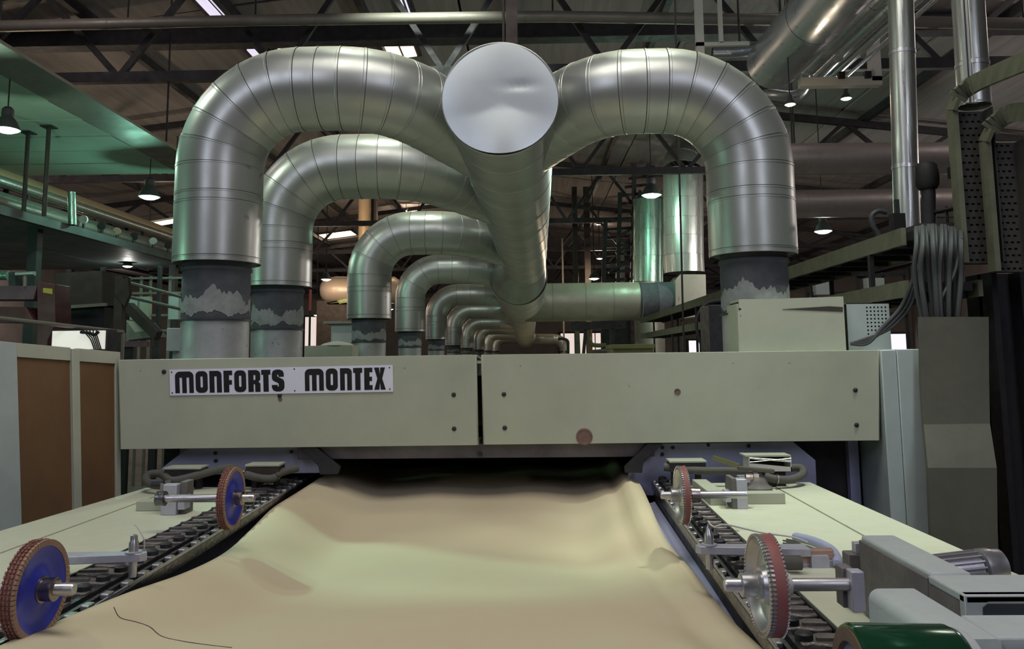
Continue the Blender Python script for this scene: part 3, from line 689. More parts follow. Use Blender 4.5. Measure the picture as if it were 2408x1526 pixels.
# a crease near the front left corner, its dark line added as a tube
bpy.context.view_layer.update()
dep = bpy.context.evaluated_depsgraph_get(); clo = cl.evaluated_get(dep); iv = clo.matrix_world.inverted()
pts = []
for x, y in [(268, 1428), (282, 1452), (318, 1462), (352, 1474), (380, 1496), (430, 1508), (500, 1518), (545, 1523)]:
    d = (P(x, y, Y=3) - EYE).normalized(); hit, loc, nn, _ = clo.ray_cast(iv @ EYE, iv.to_3x3() @ d)
    if hit: pts.append(clo.matrix_world @ loc - d * .0015)
if len(pts) > 3: lab(mesh('crease_line', MB().tube(catmull(pts, 5), .0011, 6), MT['ironbrown'], cl), 'dark crease line')
# ================================================================== wheels and their brackets
def wheel_unit(label, px, py, Y, r, w, s, kind, shaft_out, shaft_in, bracket=None):
    """s: +1 when the visible face looks towards +x. shaft_out / shaft_in in metres from the wheel"""
    o = P(px, py, Y=Y); ax = V((s, 0, 0))
    t = thing('brush_wheel' if kind == 'blue' else 'press_wheel', label, 'wheel', (o.x, o.y, o.z - r))
    if kind == 'blue':
        mesh('brush_rim', MB().lathe(o, ax, [(-w * .5, r * .82), (-w * .5, r * .97), (w * .42, r * .97), (w * .5, r * .89)], 48, ring=True), MT['bristle'], t, angle=30)
        mb = MB(); mb2 = MB(); k = 64
        for i in range(k):
            a = 2 * math.pi * i / k; d = V((0, math.cos(a), math.sin(a))); tn = V((0, -math.sin(a), math.cos(a)))
            for h in (-.42, -.14, .14):
                c = o + ax * w * h + d * r * .95; mb.bar(c, c + d * r * (.05 + .02 * random.random()) + tn * random.uniform(-.002, .002), .004, .006, tn)
            c = o + ax * w * .42 + d * r * .92; mb2.bar(c - d * r * .04, c + d * r * .085 + ax * .001, .0052, .008, tn)
        mesh('bristle', mb, MT['bristle'], t, angle=0, stuff=True)
        lab(mesh('bristle_edge', mb2, MT['bristletip'], t, angle=0, stuff=True), 'tan bristle tips along the wheel edge')
        lab(mesh('disc', MB().lathe(o, ax, [(-w * .45, r * .25), (-w * .45, r * .88), (w * .40, r * .89), (w * .46, r * .88), (w * .44, r * .84), (w * .22, r * .72), (w * .16, r * .55), (w * .22, r * .40), (w * .5, r * .3), (w * .5, r * .12)], 48), MT['bluepaint'], t), 'bright blue disc')
    else:
        lab(mesh('tread', MB().lathe(o, ax, [(-w * .5, r * .90), (-w * .5, r * .99), (-w * .42, r), (w * .15, r), (w * .25, r * .985), (w * .25, r * .9)], 56, ring=True), MT['rubberred'], t, angle=30), 'red tread band')
        mesh('tread_edge', MB().lathe(o, ax, [(w * .2, r * .9), (w * .2, r * .985), (w * .42, r * .975), (w * .5, r * .95), (w * .5, r * .88)], 56, ring=True), MT['bristletip'], t, angle=30)
        mb = MB(); k = 72
        for i in range(k):
            a = 2 * math.pi * i / k; d = V((0, math.cos(a), math.sin(a))); tn = V((0, -math.sin(a), math.cos(a)))
            c = o + ax * w * .44 + d * r * .965; mb.bar(c, c + ax * w * .1 + d * r * .02, .0048, .005, tn)
            c = o - ax * w * .46 + d * r * .985; mb.bar(c, c - ax * w * .08 + d * r * .02, .0042, .004, tn)
            c = o + ax * w * .2 + d * r * .985; mb.bar(c, c + ax * w * .2 + d * r * .012, .0032, .004, tn)
        mesh('pin_ring', mb, MT['tooth'], t, angle=0, stuff=True)
        lab(mesh('disc', MB().lathe(o, ax, [(-w * .4, r * .2), (-w * .4, r * .9), (w * .5, r * .9), (w * .52, r * .88), (w * .1, r * .80), (-w * .05, r * .74), (-w * .05, r * .4), (w * .35, r * .34), (w * .35, r * .12)], 56), MT['tooth'], t), 'grey metal disc with a deep rim')
    m = MT['brownsteel']
    mesh('hub', MB().lathe(o, ax, [(-w * 1.0, r * .2), (-w * 1.0, r * .27), (w * .6, r * .27), (w * .62, r * .24), (w * 1.5, r * .24), (w * 1.55, r * .21), (w * 1.55, r * .1)], 24), MT['brownsteel' if kind == 'blue' else 'steel'], t)
    a = o + ax * shaft_out; b = o - ax * shaft_in
    mesh('shaft', MB().lathe(a, (b - a), [(0, r * .11), (.004, r * .13), ((b - a).length, r * .13)], 20), MT['steel'], t)
    return t, o
def block(t, name, x0, x1, y0, y1, z0, z1, m, bev=.003): return mesh(name, MB().box(x0, x1, y0, y1, z0, z1), MT[m], t, bevel=bev)

# near left
wheel_unit('blue brush wheel with a red brown bristle rim, at the bottom left corner', 84, 1386, 1.80, .103, .029, 1, 'blue', .085, .30)
# far left, with block
t, o = wheel_unit('smaller looking blue brush wheel farther along the left chain rail', 543, 1171, 2.93, .106, .028, 1, 'blue', .085, .255)
xb = P(393, 1212, Z=TZ)
block(t, 'clamp_block', xb.x - .028, xb.x + .034, xb.y, xb.y + .05, TZ, TZ + .118, 'lavender')
block(t, 'clamp_block', xb.x + .036, xb.x + .066, xb.y + .005, xb.y + .06, TZ + .02, TZ + .075, 'lavender')
block(t, 'back_plate', xb.x + .034, xb.x + .062, xb.y + .03, xb.y + .10, TZ, TZ + .125, 'greydark')
mesh('collar', MB().lathe(o + V((-.265, 0, 0)), (1, 0, 0), [(0, .015), (0, .026), (.03, .026), (.03, .015)], 18), MT['rail'], t)
mesh('set_bolt', MB().tube([o + V((-.25, 0, .02)), o + V((-.25, 0, .052))], .006, 8), MT['steel'], t)
mesh('nut', MB().lathe(V((xb.x - .03, xb.y + .025, o.z)), (-1, 0, 0), [(0, .014), (.02, .018), (.045, .016), (.05, .008)], 8), MT['dark'], t)
lab(block(t, 'mount_bar', xb.x - .17, xb.x - .02, xb.y + .09, xb.y + .15, TZ, TZ + .04, 'cream'), 'cream mounting bar')
# far right
t, o = wheel_unit('thin red press wheel farther along the right chain rail', 1604, 1164, 2.92, .099, .026, -1, 'press', .075, .225)
xb = P(1747, 1197, Z=TZ)
block(t, 'clamp_block', xb.x - .022, xb.x + .022, xb.y, xb.y + .05, TZ, TZ + .115, 'lavender')
block(t, 'back_plate', xb.x - .040, xb.x - .022, xb.y + .0, xb.y + .10, TZ, TZ + .12, 'greydark')
block(t, 'clamp_block', xb.x - .066, xb.x - .041, xb.y + .005, xb.y + .06, TZ + .025, TZ + .07, 'lavender')
mesh('collar', MB().lathe(o + V((.03, 0, 0)), (1, 0, 0), [(0, .015), (0, .028), (.03, .026), (.03, .015)], 18), MT['brownsteel'], t)
mesh('nut', MB().lathe(V((xb.x + .022, xb.y + .025, o.z)), (1, 0, 0), [(0, .012), (.03, .012), (.03, .017), (.05, .016), (.055, .008)], 8), MT['brownsteel'], t)
lab(block(t, 'mount_bar', xb.x + .03, xb.x + .20, xb.y + .10, xb.y + .16, TZ, TZ + .045, 'cream'), 'cream mounting bar')
lab(block(t, 'mount_bar', xb.x - .11, xb.x - .045, xb.y + .08, xb.y + .45, TZ, TZ + .05, 'cream'), 'cream mounting bar running back')
# near right
t, o = wheel_unit('large red press wheel with a ring of zinc pins, nearest on the right', 1801, 1375, 1.745, .1, .034, -1, 'press', .085, .19)
mesh('collar', MB().lathe(o + V((.03, 0, 0)), (1, 0, 0), [(0, .015), (0, .03), (.012, .03), (.014, .022), (.02, .022), (.02, .014)], 18), MT['whitepaint'], t)
xb = o + V((.165, 0, 0))
mesh('end_block', MB().extr([V((xb.x + .004, o.y - .02, o.z - .05)), V((xb.x + .03, o.y - .02, o.z - .05)), V((xb.x + .03, o.y - .02, o.z + .03)), V((xb.x + .004, o.y - .02, o.z + .03))], (0, .03, 0)), MT['lavender'], t, bevel=.002)
mesh('back_plate', MB().box(xb.x - .004, xb.x + .02, o.y + .01, o.y + .05, o.z - .05, o.z + .03), MT['greydark'], t, bevel=.002)

# ------------------------------------------------------------------ gear boxes at the right front
gb = thing('gear_case', 'long grey cast gear case lying on the right table', 'machine', (.84, 1.74, TZ))
mesh('case', MB().box(.782, .862, 1.66, 2.0, TZ, 1.17), MT['greybox'], gb, bevel=.006)
lab(mesh('side_plate', MB().box(.775, .782, 1.665, 1.995, TZ + .005, 1.160), MT['greydark'], gb, bevel=.002), 'dark side plate')
mesh('end_step', MB().box(.752, .79, 2.002, 2.045, TZ + .02, 1.125), MT['greydark'], gb, bevel=.003)
mesh('small_block', MB().box(.770, .79, 2.004, 2.028, 1.125, 1.15), MT['lavender'], gb, bevel=.002)
mesh('stud', MB().tube([V((.776, 1.675, 1.075)), V((.758, 1.675, 1.075))], .009, 10), MT['steel'], gb)
g2 = thing('gear_case', 'wide grey cover box with a slotted front, at the right edge of the photo', 'machine', (1.0, 1.6, TZ))
x0, x1, yf = .773, 1.35, 1.52
mesh('front', MB().extr([V((x0, yf, TZ)), V((x1, yf, TZ)), V((x1, yf, 1.168)), V((x0, yf, 1.168))], (0, .02, 0),
     [[V((x0 + .028, yf, 1.075)), V((x0 + .22, yf, 1.075)), V((x0 + .22, yf, 1.155)), V((x0 + .045, yf, 1.155)), V((x0 + .032, yf, 1.145))]]), MT['greybox'], g2, bevel=.003)
mesh('top', MB().box(x0, x1, yf, 1.655, 1.151, 1.168), MT['greybox'], g2, bevel=.004)
mesh('side_wall', MB().box(x0, x0 + .015, yf + .02, 1.655, TZ, 1.151), MT['greydark'], g2)
lab(mesh('inner_plate', MB().box(x0 + .015, x1, 1.60, 1.62, TZ, 1.151), MT['bluegrey'], g2), 'blue grey inner plate')
g3 = thing('gear_case', 'cream rounded gear case in front, behind the green roll', 'machine', (.67, 1.4, TZ))
pr = rrect(.622, .712, TZ, 1.166, .02, .008, 0, 0)
mesh('case', MB().extr([V((x, 1.30, z)) for x, z in pr], (0, .27, 0)), MT['greybox'], g3, bevel=.006)
mesh('top_ledge', MB().box(.712, 1.35, 1.31, 1.42, TZ, 1.165), MT['greybox'], g3, bevel=.004)
lab(mesh('front_ledge', MB().box(.66, 1.35, 1.0, 1.30, TZ, 1.150), MT['cream'], g3, bevel=.004), 'cream ledge in front')
mesh('boss', MB().lathe(V((.596, 1.46, 1.085)), (1, 0, 0), [(0, .01), (0, .04), (.028, .044), (.028, .02)], 24), MT['greybox'], g3)
mesh('boss_nut', MB().lathe(V((.578, 1.48, 1.085)), (1, 0, 0), [(0, .014), (.02, .014)], 6), MT['lavender'], g3)
rl = thing('film_roll', 'glossy dark green roll with a cardboard core at the bottom right', 'roll', (.53, 1.2, 1.05))
RR = .082; o = P(2080, 1469, Y=1.19); o = V((P(2026, 1526, Y=1.15).x, 1.19, o.z - RR)); ax = V((1, -.02, -.012)).normalized()
lab(mesh('film', MB().lathe(o, ax, [(0, .062), (0, RR - .0025), (.004, RR), (.135, RR), (.145, RR - .005), (.145, .06)], 48, ring=True), MT['greenroll'], rl, angle=30), 'glossy dark green film')
mesh('core', MB().lathe(o, ax, [(-.002, .058), (-.002, RR - .006), (.02, RR - .006), (.02, .058)], 40, ring=True), MT['card'], rl, angle=30)
mesh('core_plug', MB().lathe(o, ax, [(.006, .059), (.006, .0)], 32), MT['bluegrey'], rl)
mesh('axle', MB().tube([o + ax * .02, o + ax * .20], .02, 14), MT['steel'], rl)
mesh('end_cover', MB().lathe(o, ax, [(.146, RR - .004), (.16, RR - .008), (.17, .06), (.17, .0)], 40), MT['greybox'], rl)
# finned motor behind the boxes
mo = thing('electric_motor', 'silver finned electric motor behind the grey boxes', 'motor', (.98, 1.8, 1.1))
o = V((.868, 1.83, 1.128)); ax = V((1, .10, .06)).normalized()
mesh('body', MB().lathe(o, ax, [(0, .01), (0, .027), (.10, .029), (.10, .01)], 28), MT['steel'], mo)
u = ax.orthogonal().normalized(); w = ax.cross(u)
for k in range(18):
    a = 2 * math.pi * k / 18; d = u * math.cos(a) + w * math.sin(a)
    mesh('fin', MB().bar(o + d * .030, o + ax * .10 + d * .032, .0035, .012, d), MT['steel'], mo, angle=0)
mesh('fan_cover', MB().lathe(o, ax, [(.102, .030), (.106, .039), (.128, .039), (.135, .036), (.152, .035), (.154, .0)], 28), MT['steel'], mo)
mesh('mount_foot', MB().box(.88, .97, 1.81, 1.86, TZ, 1.104), MT['greybox'], mo)

# ------------------------------------------------------------------ sensor arms
def sensor(label, px, py, Y, xend, s, th=.0135):
    o = P(px, py, Y=Y)
    t = thing('edge_feeler', label, 'sensor', tuple(o))
    mesh('arm', MB().extr([V((o.x - s * .028, o.y - .018, o.z)), V((xend, o.y - .03, o.z - .006)), V((xend, o.y + .035, o.z - .006)), V((o.x - s * .028, o.y + .018, o.z)), V((o.x - s * .04, o.y, o.z))], (0, 0, .022)), MT['lavender'], t, bevel=.002)
    mesh('probe', MB().lathe(o + V((0, 0, -.045)), (0, 0, 1), [(0, th * .8), (.045, th * .85), (.045, th), (.095, th), (.10, th * .8)] + ([(.128, .002)] if s > 0 else [(.115, th * .7), (.118, .003)]), 18), MT['steel'], t)
    mesh('ring', MB().lathe(o + V((0, 0, .022)), (0, 0, 1), [(0, th * .9), (0, th * 1.7), (.004, th * 1.7), (.004, th * .9)], 18), MT['lavender'], t, angle=30)
    mesh('arm_foot', MB().box(min(xend, xend - s * -.05), max(xend, xend - s * -.05), o.y - .03, o.y + .035, TZ, o.z - .004), MT['lavender'], t)
    return t, o
t, o = sensor('chrome edge feeler on a flat arm across the left chain rail', 313, 1318, 2.36, -1.36, -1)
mesh('lead', MB().tube(catmull([o + V((0, 0, .1)), o + V((.01, 0, .09)), o + V((.03, 0, .055)), o + V((.02, .02, .02))], 5), .0018, 6), MT['whitepaint'], t)
t, o = sensor('chrome edge feeler on a flat arm across the right chain rail', 1668, 1300, 2.44, .80, 1)
mesh('lead', MB().tube(catmull([o + V((0, 0, .09)), P(1678, 1238, Y=2.42), P(1710, 1234, Y=2.42), P(1790, 1252, Y=2.4), P(1860, 1262, Y=2.36), P(1900, 1275, Y=2.34)], 6), .0025, 8), MT['whitepaint'], t)
lab(mesh('tube', MB().lathe(V((P(1836, 1300, Y=2.36).x, 2.36, TZ + .028)), (1, 0, 0), [(0, .02), (M(44, 2.36), .02)], 20), MT['hose'], t), 'grey tube on the arm')
p0 = P(1922, 1330, Z=TZ + .003)
t = thing('strip_bundle', 'bundle of copper coloured strips lying on the right table', 'bundle', (p0.x, p0.y, TZ))
for i in range(6):
    mesh('strip', MB().box(p0.x - .052, p0.x + .050 + random.uniform(-.004, .004), p0.y + i * .005, p0.y + .0045 + i * .005, TZ + .008, TZ + .044 + random.uniform(-.003, .003)), MT['copper'], t)
mesh('wrap', MB().box(p0.x - .056, p0.x + .055, p0.y - .002, p0.y + .034, TZ, TZ + .010), MT['lavender'], t)
mesh('wrap_block', MB().box(p0.x + .032, p0.x + .052, p0.y - .008, p0.y + .002, TZ, TZ + .018), MT['lavender'], t)
t = thing('sleeved_cable', 'blue grey sleeved cable curling behind the copper strips', 'cable', tuple(P(1900, 1290, Z=TZ)))
q = [P(1868, 1262, Z=TZ + .02), P(1910, 1272, Z=TZ + .022), P(1950, 1290, Z=TZ + .02), P(1968, 1312, Z=TZ + .017), P(1968, 1325, Z=TZ + .015)]
mesh('sleeve', MB().tube(catmull(q, 6), [.012] + [.0145] * 22 + [.012, .01], 12), MT['bluegrey'], t)
for k in range(4):
    mesh('wire', MB().tube(catmull([P(1850 - 8 * (k % 2), 1268 + 3 * k, Z=TZ + .01), P(1875, 1275 + 3 * k, Z=TZ + .02), P(1905, 1297 + 2 * k, Z=TZ + .03)], 5), .003, 6), MT['hose'], t)
# ------------------------------------------------------------------ hoses and loose boxes at the mouth
def hose(label, pts, r, m='hose', bands=()):
    pts = catmull([P(x, y, Y=Y) for x, y, Y in pts], 8)
    for p in pts: p.z = max(p.z, TZ + r)
    t = thing('air_hose', label, 'hose', tuple(pts[0]))
    mesh('tube', MB().tube(pts, r, 14), MT[m], t)
    for f in bands:
        i = int(f * (len(pts) - 2)); mesh('clamp', MB().tube([pts[i], pts[i + 1]], r * 1.25, 12), MT['brownsteel'], t)
    return t
hose('looped dusty air hose on the left table', [(402, 1137, 3.78), (372, 1141, 3.76), (346, 1133, 3.80), (348, 1117, 3.86), (378, 1114, 3.90), (402, 1130, 3.82), (440, 1124, 3.84), (500, 1108, 3.90), (545, 1100, 3.92), (575, 1114, 3.86), (610, 1124, 3.84), (640, 1125, 3.84), (662, 1111, 3.9), (700, 1100, 3.95)], .0185, bands=(.7, .88))
hose('looped dusty air hose on the right table', [(1562, 1098, 3.92), (1600, 1103, 3.9), (1650, 1107, 3.88), (1705, 1107, 3.86), (1760, 1108, 3.86), (1830, 1103, 3.93), (1880, 1100, 3.94), (1888, 1114, 3.88), (1862, 1127, 3.82), (1825, 1127, 3.80), (1800, 1120, 3.82)], .0185, bands=(.1, .9))
def lbox(label, px0, px1, py0, py1, Y, m2):
    a = P(px0, py1, Y=Y); b = P(px1, py0, Y=Y)
    t = thing('switch_box', label, 'box', ((a.x + b.x) / 2, Y + .04, TZ))
    mesh('body', MB().box(a.x + .004, b.x - .004, Y + .004, Y + .1, a.z, b.z - .008), MT[m2], t)
    mesh('lid', MB().box(a.x, b.x, Y, Y + .104, b.z - .010, b.z), MT['cream'], t, bevel=.002)
    for x in (a.x + .03, b.x - .03): mesh('foot', MB().box(x - .012, x + .012, Y + .05, Y + .08, TZ - (.3 if Y > 3.93 else 0), a.z), MT['dark'], t)
    return t
lbox('flat cream lidded switch box at the left table end', 383, 472, 1099, 1123, 3.86, 'dark')
lbox('flat cream lidded switch box beside the left chain rail', 575, 657, 1092, 1119, 3.86, 'ironbrown')
lbox('flat cream lidded switch box beside the right chain rail', 1575, 1662, 1083, 1110, 3.88, 'dark')
Yo = 3.84
a = P(1764, 1109, Y=Yo); b = P(1860, 1070, Y=Yo); z0 = a.z; h = b.z - a.z
t = thing('open_box', 'open fronted white box on the right table', 'box', ((a.x + b.x) / 2, Yo, TZ))
mesh('back', MB().box(a.x, b.x, Yo + .1, Yo + .105, z0, z0 + h), MT['ironbrown'], t)
mesh('top', MB().box(a.x - .02, b.x, Yo, Yo + .105, z0 + h - .007, z0 + h), MT['cream'], t)
mesh('end', MB().box(a.x - .004, a.x, Yo, Yo + .105, z0, z0 + h - .008), MT['whitepaint'], t); mesh('end', MB().box(b.x - .004, b.x, Yo, Yo + .105, z0, z0 + h - .008), MT['whitepaint'], t)
mesh('front_sheet', MB().extr([V((a.x, Yo, z0)), V((b.x, Yo, z0)), V((b.x, Yo, z0 + h * .26)), V((a.x, Yo, z0 + h * .52))], (0, .004, 0)), MT['whitepaint'], t)
for u, v in ((.58, .8), (.8, .58), (.85, .66)): mesh('wire', MB().tube([V((a.x, Yo - .001, z0 + h * u)), V((b.x, Yo - .001, z0 + h * v))], .0022, 6), MT['steel'], t)
mesh('foot', MB().box(a.x + .02, b.x - .02, Yo + .03, Yo + .08, TZ, z0), MT['dark'], t)
t = thing('lever_valve', 'dark lever valve with a lumpy grey body beside the right clamp block', 'valve', tuple(P(1780, 1145, Y=3.72)))
mesh('lever', MB().bar(P(1735, 1100, Y=3.70), P(1820, 1108, Y=3.70), .028, .018), MT['hose'], t, bevel=.004)
mesh('handle', MB().bar(P(1676, 1076, Y=3.72), P(1738, 1096, Y=3.70), .012, .02), MT['olive'], t)
c = P(1782, 1146, Y=3.72); c.z = TZ
mesh('body', MB().lathe(c, (0, 0, 1), [(0, .062), (.02, .066), (.032, .05), (.04, .045), (.06, .04), (.075, .02)], 14), MT['greydark'], t)
mesh('pipe_stub', MB().tube([c + V((-.14, .0, .025)), c + V((-.04, .0, .025))], .022, 12), MT['hose'], t)
mesh('top_block', MB().box(c.x - .085, c.x - .035, c.y - .02, c.y + .03, TZ + .04, TZ + .07), MT['lavender'], t, bevel=.003)

# ------------------------------------------------------------------ brown panelled partition at the left
pn = thing('panel_door', 'cream framed partition door with two brown hardboard panels', 'door', tuple(P(140, 1230, Y=3.3)))
A, B = P(-30, 800, Y=3.45), P(280, 828, Y=4.05)
A0, B0 = P(0, 1300, Y=3.45), P(291, 1158, Y=4.05)
A0.z = B0.z = .55
A0 = A.lerp(A0, 1); 
def pp(u, v):                                   # u along the door, v up it
    return (A0.lerp(B0, u)).lerp(A.lerp(B, u), v)
nrm = (B - A).cross(V((0, 0, 1))).normalized()
if nrm.y > 0: nrm = -nrm
def strip(name, u0, u1, v0, v1, m, off, th):
    mesh(name, MB().extr([pp(u0, v0) + nrm * off, pp(u1, v0) + nrm * off, pp(u1, v1) + nrm * off, pp(u0, v1) + nrm * off], -nrm * th), MT[m], pn, bevel=.002)
strip('stile', 0.0, .185, 0, 1, 'greygreen', .012, .03); strip('stile', .585, .645, 0, .995, 'cream', .02, .03); strip('stile', .955, 1.0, 0, 1, 'cream', .01, .03)
strip('top_rail', .185, .585, .945, 1, 'cream', .01, .03); strip('top_rail', .645, .955, .945, 1, 'cream', .01, .03)
strip('brown_panel', .18, .59, 0, .95, 'brown', 0, .012); strip('brown_panel', .64, .96, 0, .95, 'brown', 0, .012)
strip('bottom_rail', .185, .955, 0, .06, 'cream', .005, .03)
mesh('foot', MB().box(-2.35, -2.28, 3.6, 3.7, 0, .56), MT['cream'], pn)
for u in (.05, .95):
    q = pp(u, 0); mesh('foot', MB().box(q.x - .03, q.x + .03, q.y - .0, q.y + .05, 0, .56), MT['cream'], pn)
# ================================================================== things on the machine, right side
def pbox(name, label, cat, px0, px1, py0, py1, Y, dep, m, bev=.004, z0=None):
    a = P(px0, py1, Y=Y); b = P(px1, py0, Y=Y); zb = a.z if z0 is None else z0
    t = thing(name, label, cat, ((a.x + b.x) / 2, Y + dep / 2, zb))
    mesh('body', MB().box(min(a.x, b.x), max(a.x, b.x), Y, Y + dep, zb, b.z), MT[m], t, bevel=bev)
    return t, a, b
OT = 1.565
t = thing('sheet_box', 'large dusty cream sheet metal box on the machine top by the right duct', 'box', tuple(P(1860, 822, Y=4.15)))
a = P(1738, 822, Y=4.12); b = P(1983, 697, Y=4.12)
fr = [V((a.x, 4.12, OT)), V((b.x, 4.12, OT)), V((b.x, 4.12, b.z)), V((a.x + .01, 4.12, b.z - .012)), V((a.x + .008, 4.12, b.z - .05)), V((a.x + .022, 4.12, b.z - .058)), V((a.x, 4.12, b.z - .075))]
mesh('front_sheet', MB().extr(fr, (0, .012, 0)), MT['cream'], t)
mesh('side_sheet', MB().box(a.x, a.x + .012, 4.13, 4.42, OT, b.z - .03), MT['cream'], t)
mesh('side_sheet', MB().box(b.x - .012, b.x, 4.13, 4.42, OT, b.z), MT['cream'], t)
mesh('top_sheet', MB().box(a.x + .012, b.x - .012, 4.13, 4.42, b.z - .02, b.z - .008), MT['cream'], t)
q0 = P(1840, 727, Y=4.118); q1 = P(1982, 733, Y=4.118); q2 = P(1982, 722, Y=4.118); q3 = P(1950, 720, Y=4.118)
lab(mesh('rust_slot', MB().extr([q0 + V((0, .0, 0)), q1, q2, q3], (0, .006, 0)), MT['ironbrown'], t), 'rusty torn slot')
t = thing('vent_box', 'small grey ventilated box with a grid of square holes', 'box', tuple(P(2045, 815, Y=4.2)))
a = P(1996, 815, Y=4.2); b = P(2090, 712, Y=4.2); h0 = P(2038, 790, Y=4.2); h1 = P(2086, 718, Y=4.2)
holes = []
nx, nz = 6, 8
for i in range(nx):
    for j in range(nz):
        if j == 0 and i > 0: continue
        x = h0.x + (h1.x - h0.x) * (i + .5) / nx; z = h0.z + (h1.z - h0.z) * (j + .5) / nz; d = .0042
        holes.append([V((x - d, 4.2, z - d)), V((x + d, 4.2, z - d)), V((x + d, 4.2, z + d)), V((x - d, 4.2, z + d))])
mesh('perforated_front', MB().extr([V((a.x, 4.2, OT)), V((b.x, 4.2, OT)), V((b.x, 4.2, b.z)), V((a.x, 4.2, b.z))], (0, .004, 0), holes), MT['greygreen'], t, angle=0)
mesh('inside', MB().box(a.x + .005, b.x - .005, 4.215, 4.38, OT, b.z - .005), MT['iron'], t)
mesh('top', MB().box(a.x, b.x, 4.2, 4.39, b.z - .004, b.z), MT['greygreen'], t)
# duct foot wall behind the cream box
t, a, b = pbox('junction_box', 'olive housing box on the machine top, right of centre', 'box', 1442, 1536, 810, 834, 6.4, .5, 'olive', z0=OT)
mesh('lid', MB().box(a.x - .01, b.x + .01, 6.38, 6.92, b.z - .03, b.z + .004), MT['olive'], t, bevel=.003)
# cable trays along the right side
def tray(label, X0, X1, y0, y1, z, hh, foot=None, m='tray'):
    t = thing('cable_tray', label, 'tray', ((X0 + X1) / 2, (y0 + y1) / 2, z))
    mesh('side_rail', MB().box(X0 - .012, X0 + .012, y0, y1, z, z + hh), MT[m], t)
    mesh('side_rail', MB().box(X1 - .012, X1 + .012, y0, y1, z, z + hh), MT[m], t)
    k = int((y1 - y0) / .3)
    for i in range(k): mesh('rung', MB().box(X0, X1, y0 + .1 + i * .3, y0 + .15 + i * .3, z, z + .03), MT['iron'], t)
    mesh('cable', MB().box(X0 + .05, X1 - .04, y0, y1, z + .03, z + .075), MT['iron'], t)
    for yy in [y0 + .4 + 1.6 * i for i in range(int((y1 - y0) / 1.6))]:
        for X in (X0, X1): mesh('support', MB().box(X - .012, X + .012, yy, yy + .03, foot or 0, z), MT['iron'], t)
    return t
zt1 = P(2100, 575, Y=4.5).z; zt2 = P(2100, 692, Y=4.5).z
tray('upper dusty cable tray running back along the right side of the machine', 1.93, 2.30, 4.15, 14, zt1 - .05, .09, foot=zt2 + .046)
tray('lower dusty cable tray running back under the upper one', 1.93, 2.30, 4.15, 14, zt2 - .04, .085)
def upright(label, px0, px1, py0, py1, Y, topto, rows):
    t = thing('cable_tray', label, 'tray', tuple(P((px0 + px1) / 2, py1, Y=Y)))
    a = P(px0, py1, Y=Y); b = P(px1, py0, Y=Y)
    holes = []; nx = 4
    for j in range(rows):
        z = a.z + (b.z - a.z) * (j + .5) / rows
        for i in range(nx):
            x = a.x + (b.x - a.x) * (.34 + .17 * i + (.085 if j % 2 else 0))
            if x + .012 > b.x: continue
            holes.append([V((x - .0085, Y, z - .005)), V((x + .0085, Y, z - .005)), V((x + .0085, Y, z + .005)), V((x - .0085, Y, z + .005))])
    mesh('perforated_back', MB().extr([V((a.x, Y, a.z)), V((b.x, Y, a.z)), V((b.x, Y, b.z)), V((a.x, Y, b.z))], (0, .006, 0), holes), MT['traydark'], t, angle=0)
    mesh('left_flange', MB().box(a.x - .008, a.x + .018, Y - .06, Y + .006, a.z, b.z), MT['tray'], t)
    mesh('dark_backing', MB().box(a.x + .03, b.x - .01, Y + .012, Y + .05, a.z, b.z), MT['iron'], t)  # dark plate added behind the holes so they look dark
    mesh('right_flange', MB().box(b.x - .004, b.x + .004, Y - .08, Y + .006, a.z, b.z), MT['traydark'], t)
    c = catmull([V((a.x, Y - .03, b.z)), V((a.x + .03, Y - .06, b.z + .07)), V((a.x + .10, Y - .12, b.z + .12)), topto], 5)
    for p, q in zip(c[:-1], c[1:]): mesh('bend_rail', MB().bar(p, q + (q - p) * .08, .02, .09, (0, -.4, 1)), MT['tray'], t, angle=0)
    return t
MT['traydark'] = mat('dark perforated tray', (.06, .058, .05), .75, .2, (.035, .033, .03), 9, .8)
upright('perforated upright cable tray bending towards the right, the left one', 2256, 2312, 262, 620, 4.1, P(2440, 132, Y=3.5), 22)
upright('perforated upright cable tray at the right edge, taller dark one', 2330, 2388, 335, 640, 4.05, P(2470, 270, Y=3.6), 20)
t = thing('steel_column', 'dark steel column at the right edge of the photo', 'column', tuple(P(2370, 1300, Y=4.25)))
a = P(2330, 640, Y=4.25); b = P(2412, 640, Y=4.25)
mesh('web', MB().box(a.x, b.x, 4.35, 4.38, 0, a.z), MT['iron'], t)
mesh('flange', MB().box(a.x, a.x + .03, 4.25, 4.5, 0, a.z), MT['iron'], t); mesh('flange', MB().box(b.x - .03, b.x, 4.25, 4.5, 0, a.z), MT['iron'], t)
t = thing('metal_sheet', 'tall drab bent metal sheet standing right of the end post', 'panel', tuple(P(2260, 1300, Y=3.75)))
L_ = [(2163, 745), (2166, 900), (2172, 998), (2182, 1100), (2190, 1300), (2194, 1420)]; R_ = [(2325, 745), (2326, 900), (2328, 996), (2344, 1100), (2347, 1300), (2350, 1420)]
YS = [3.92, 3.92, 3.90, 3.82, 3.80, 3.80]
vs = []
for (l, r_, y) in zip(L_, R_, YS): vs += [P(*l, Y=y), P(*r_, Y=y)]
n0 = len(vs); vs += [p + V((0, .02, 0)) for p in vs]
fs = []
for i in range(5):
    fs += [(2 * i, 2 * i + 1, 2 * i + 3, 2 * i + 2), (n0 + 2 * i, n0 + 2 * i + 2, n0 + 2 * i + 3, n0 + 2 * i + 1), (2 * i, 2 * i + 2, n0 + 2 * i + 2, n0 + 2 * i), (2 * i + 1, n0 + 2 * i + 1, n0 + 2 * i + 3, 2 * i + 3)]
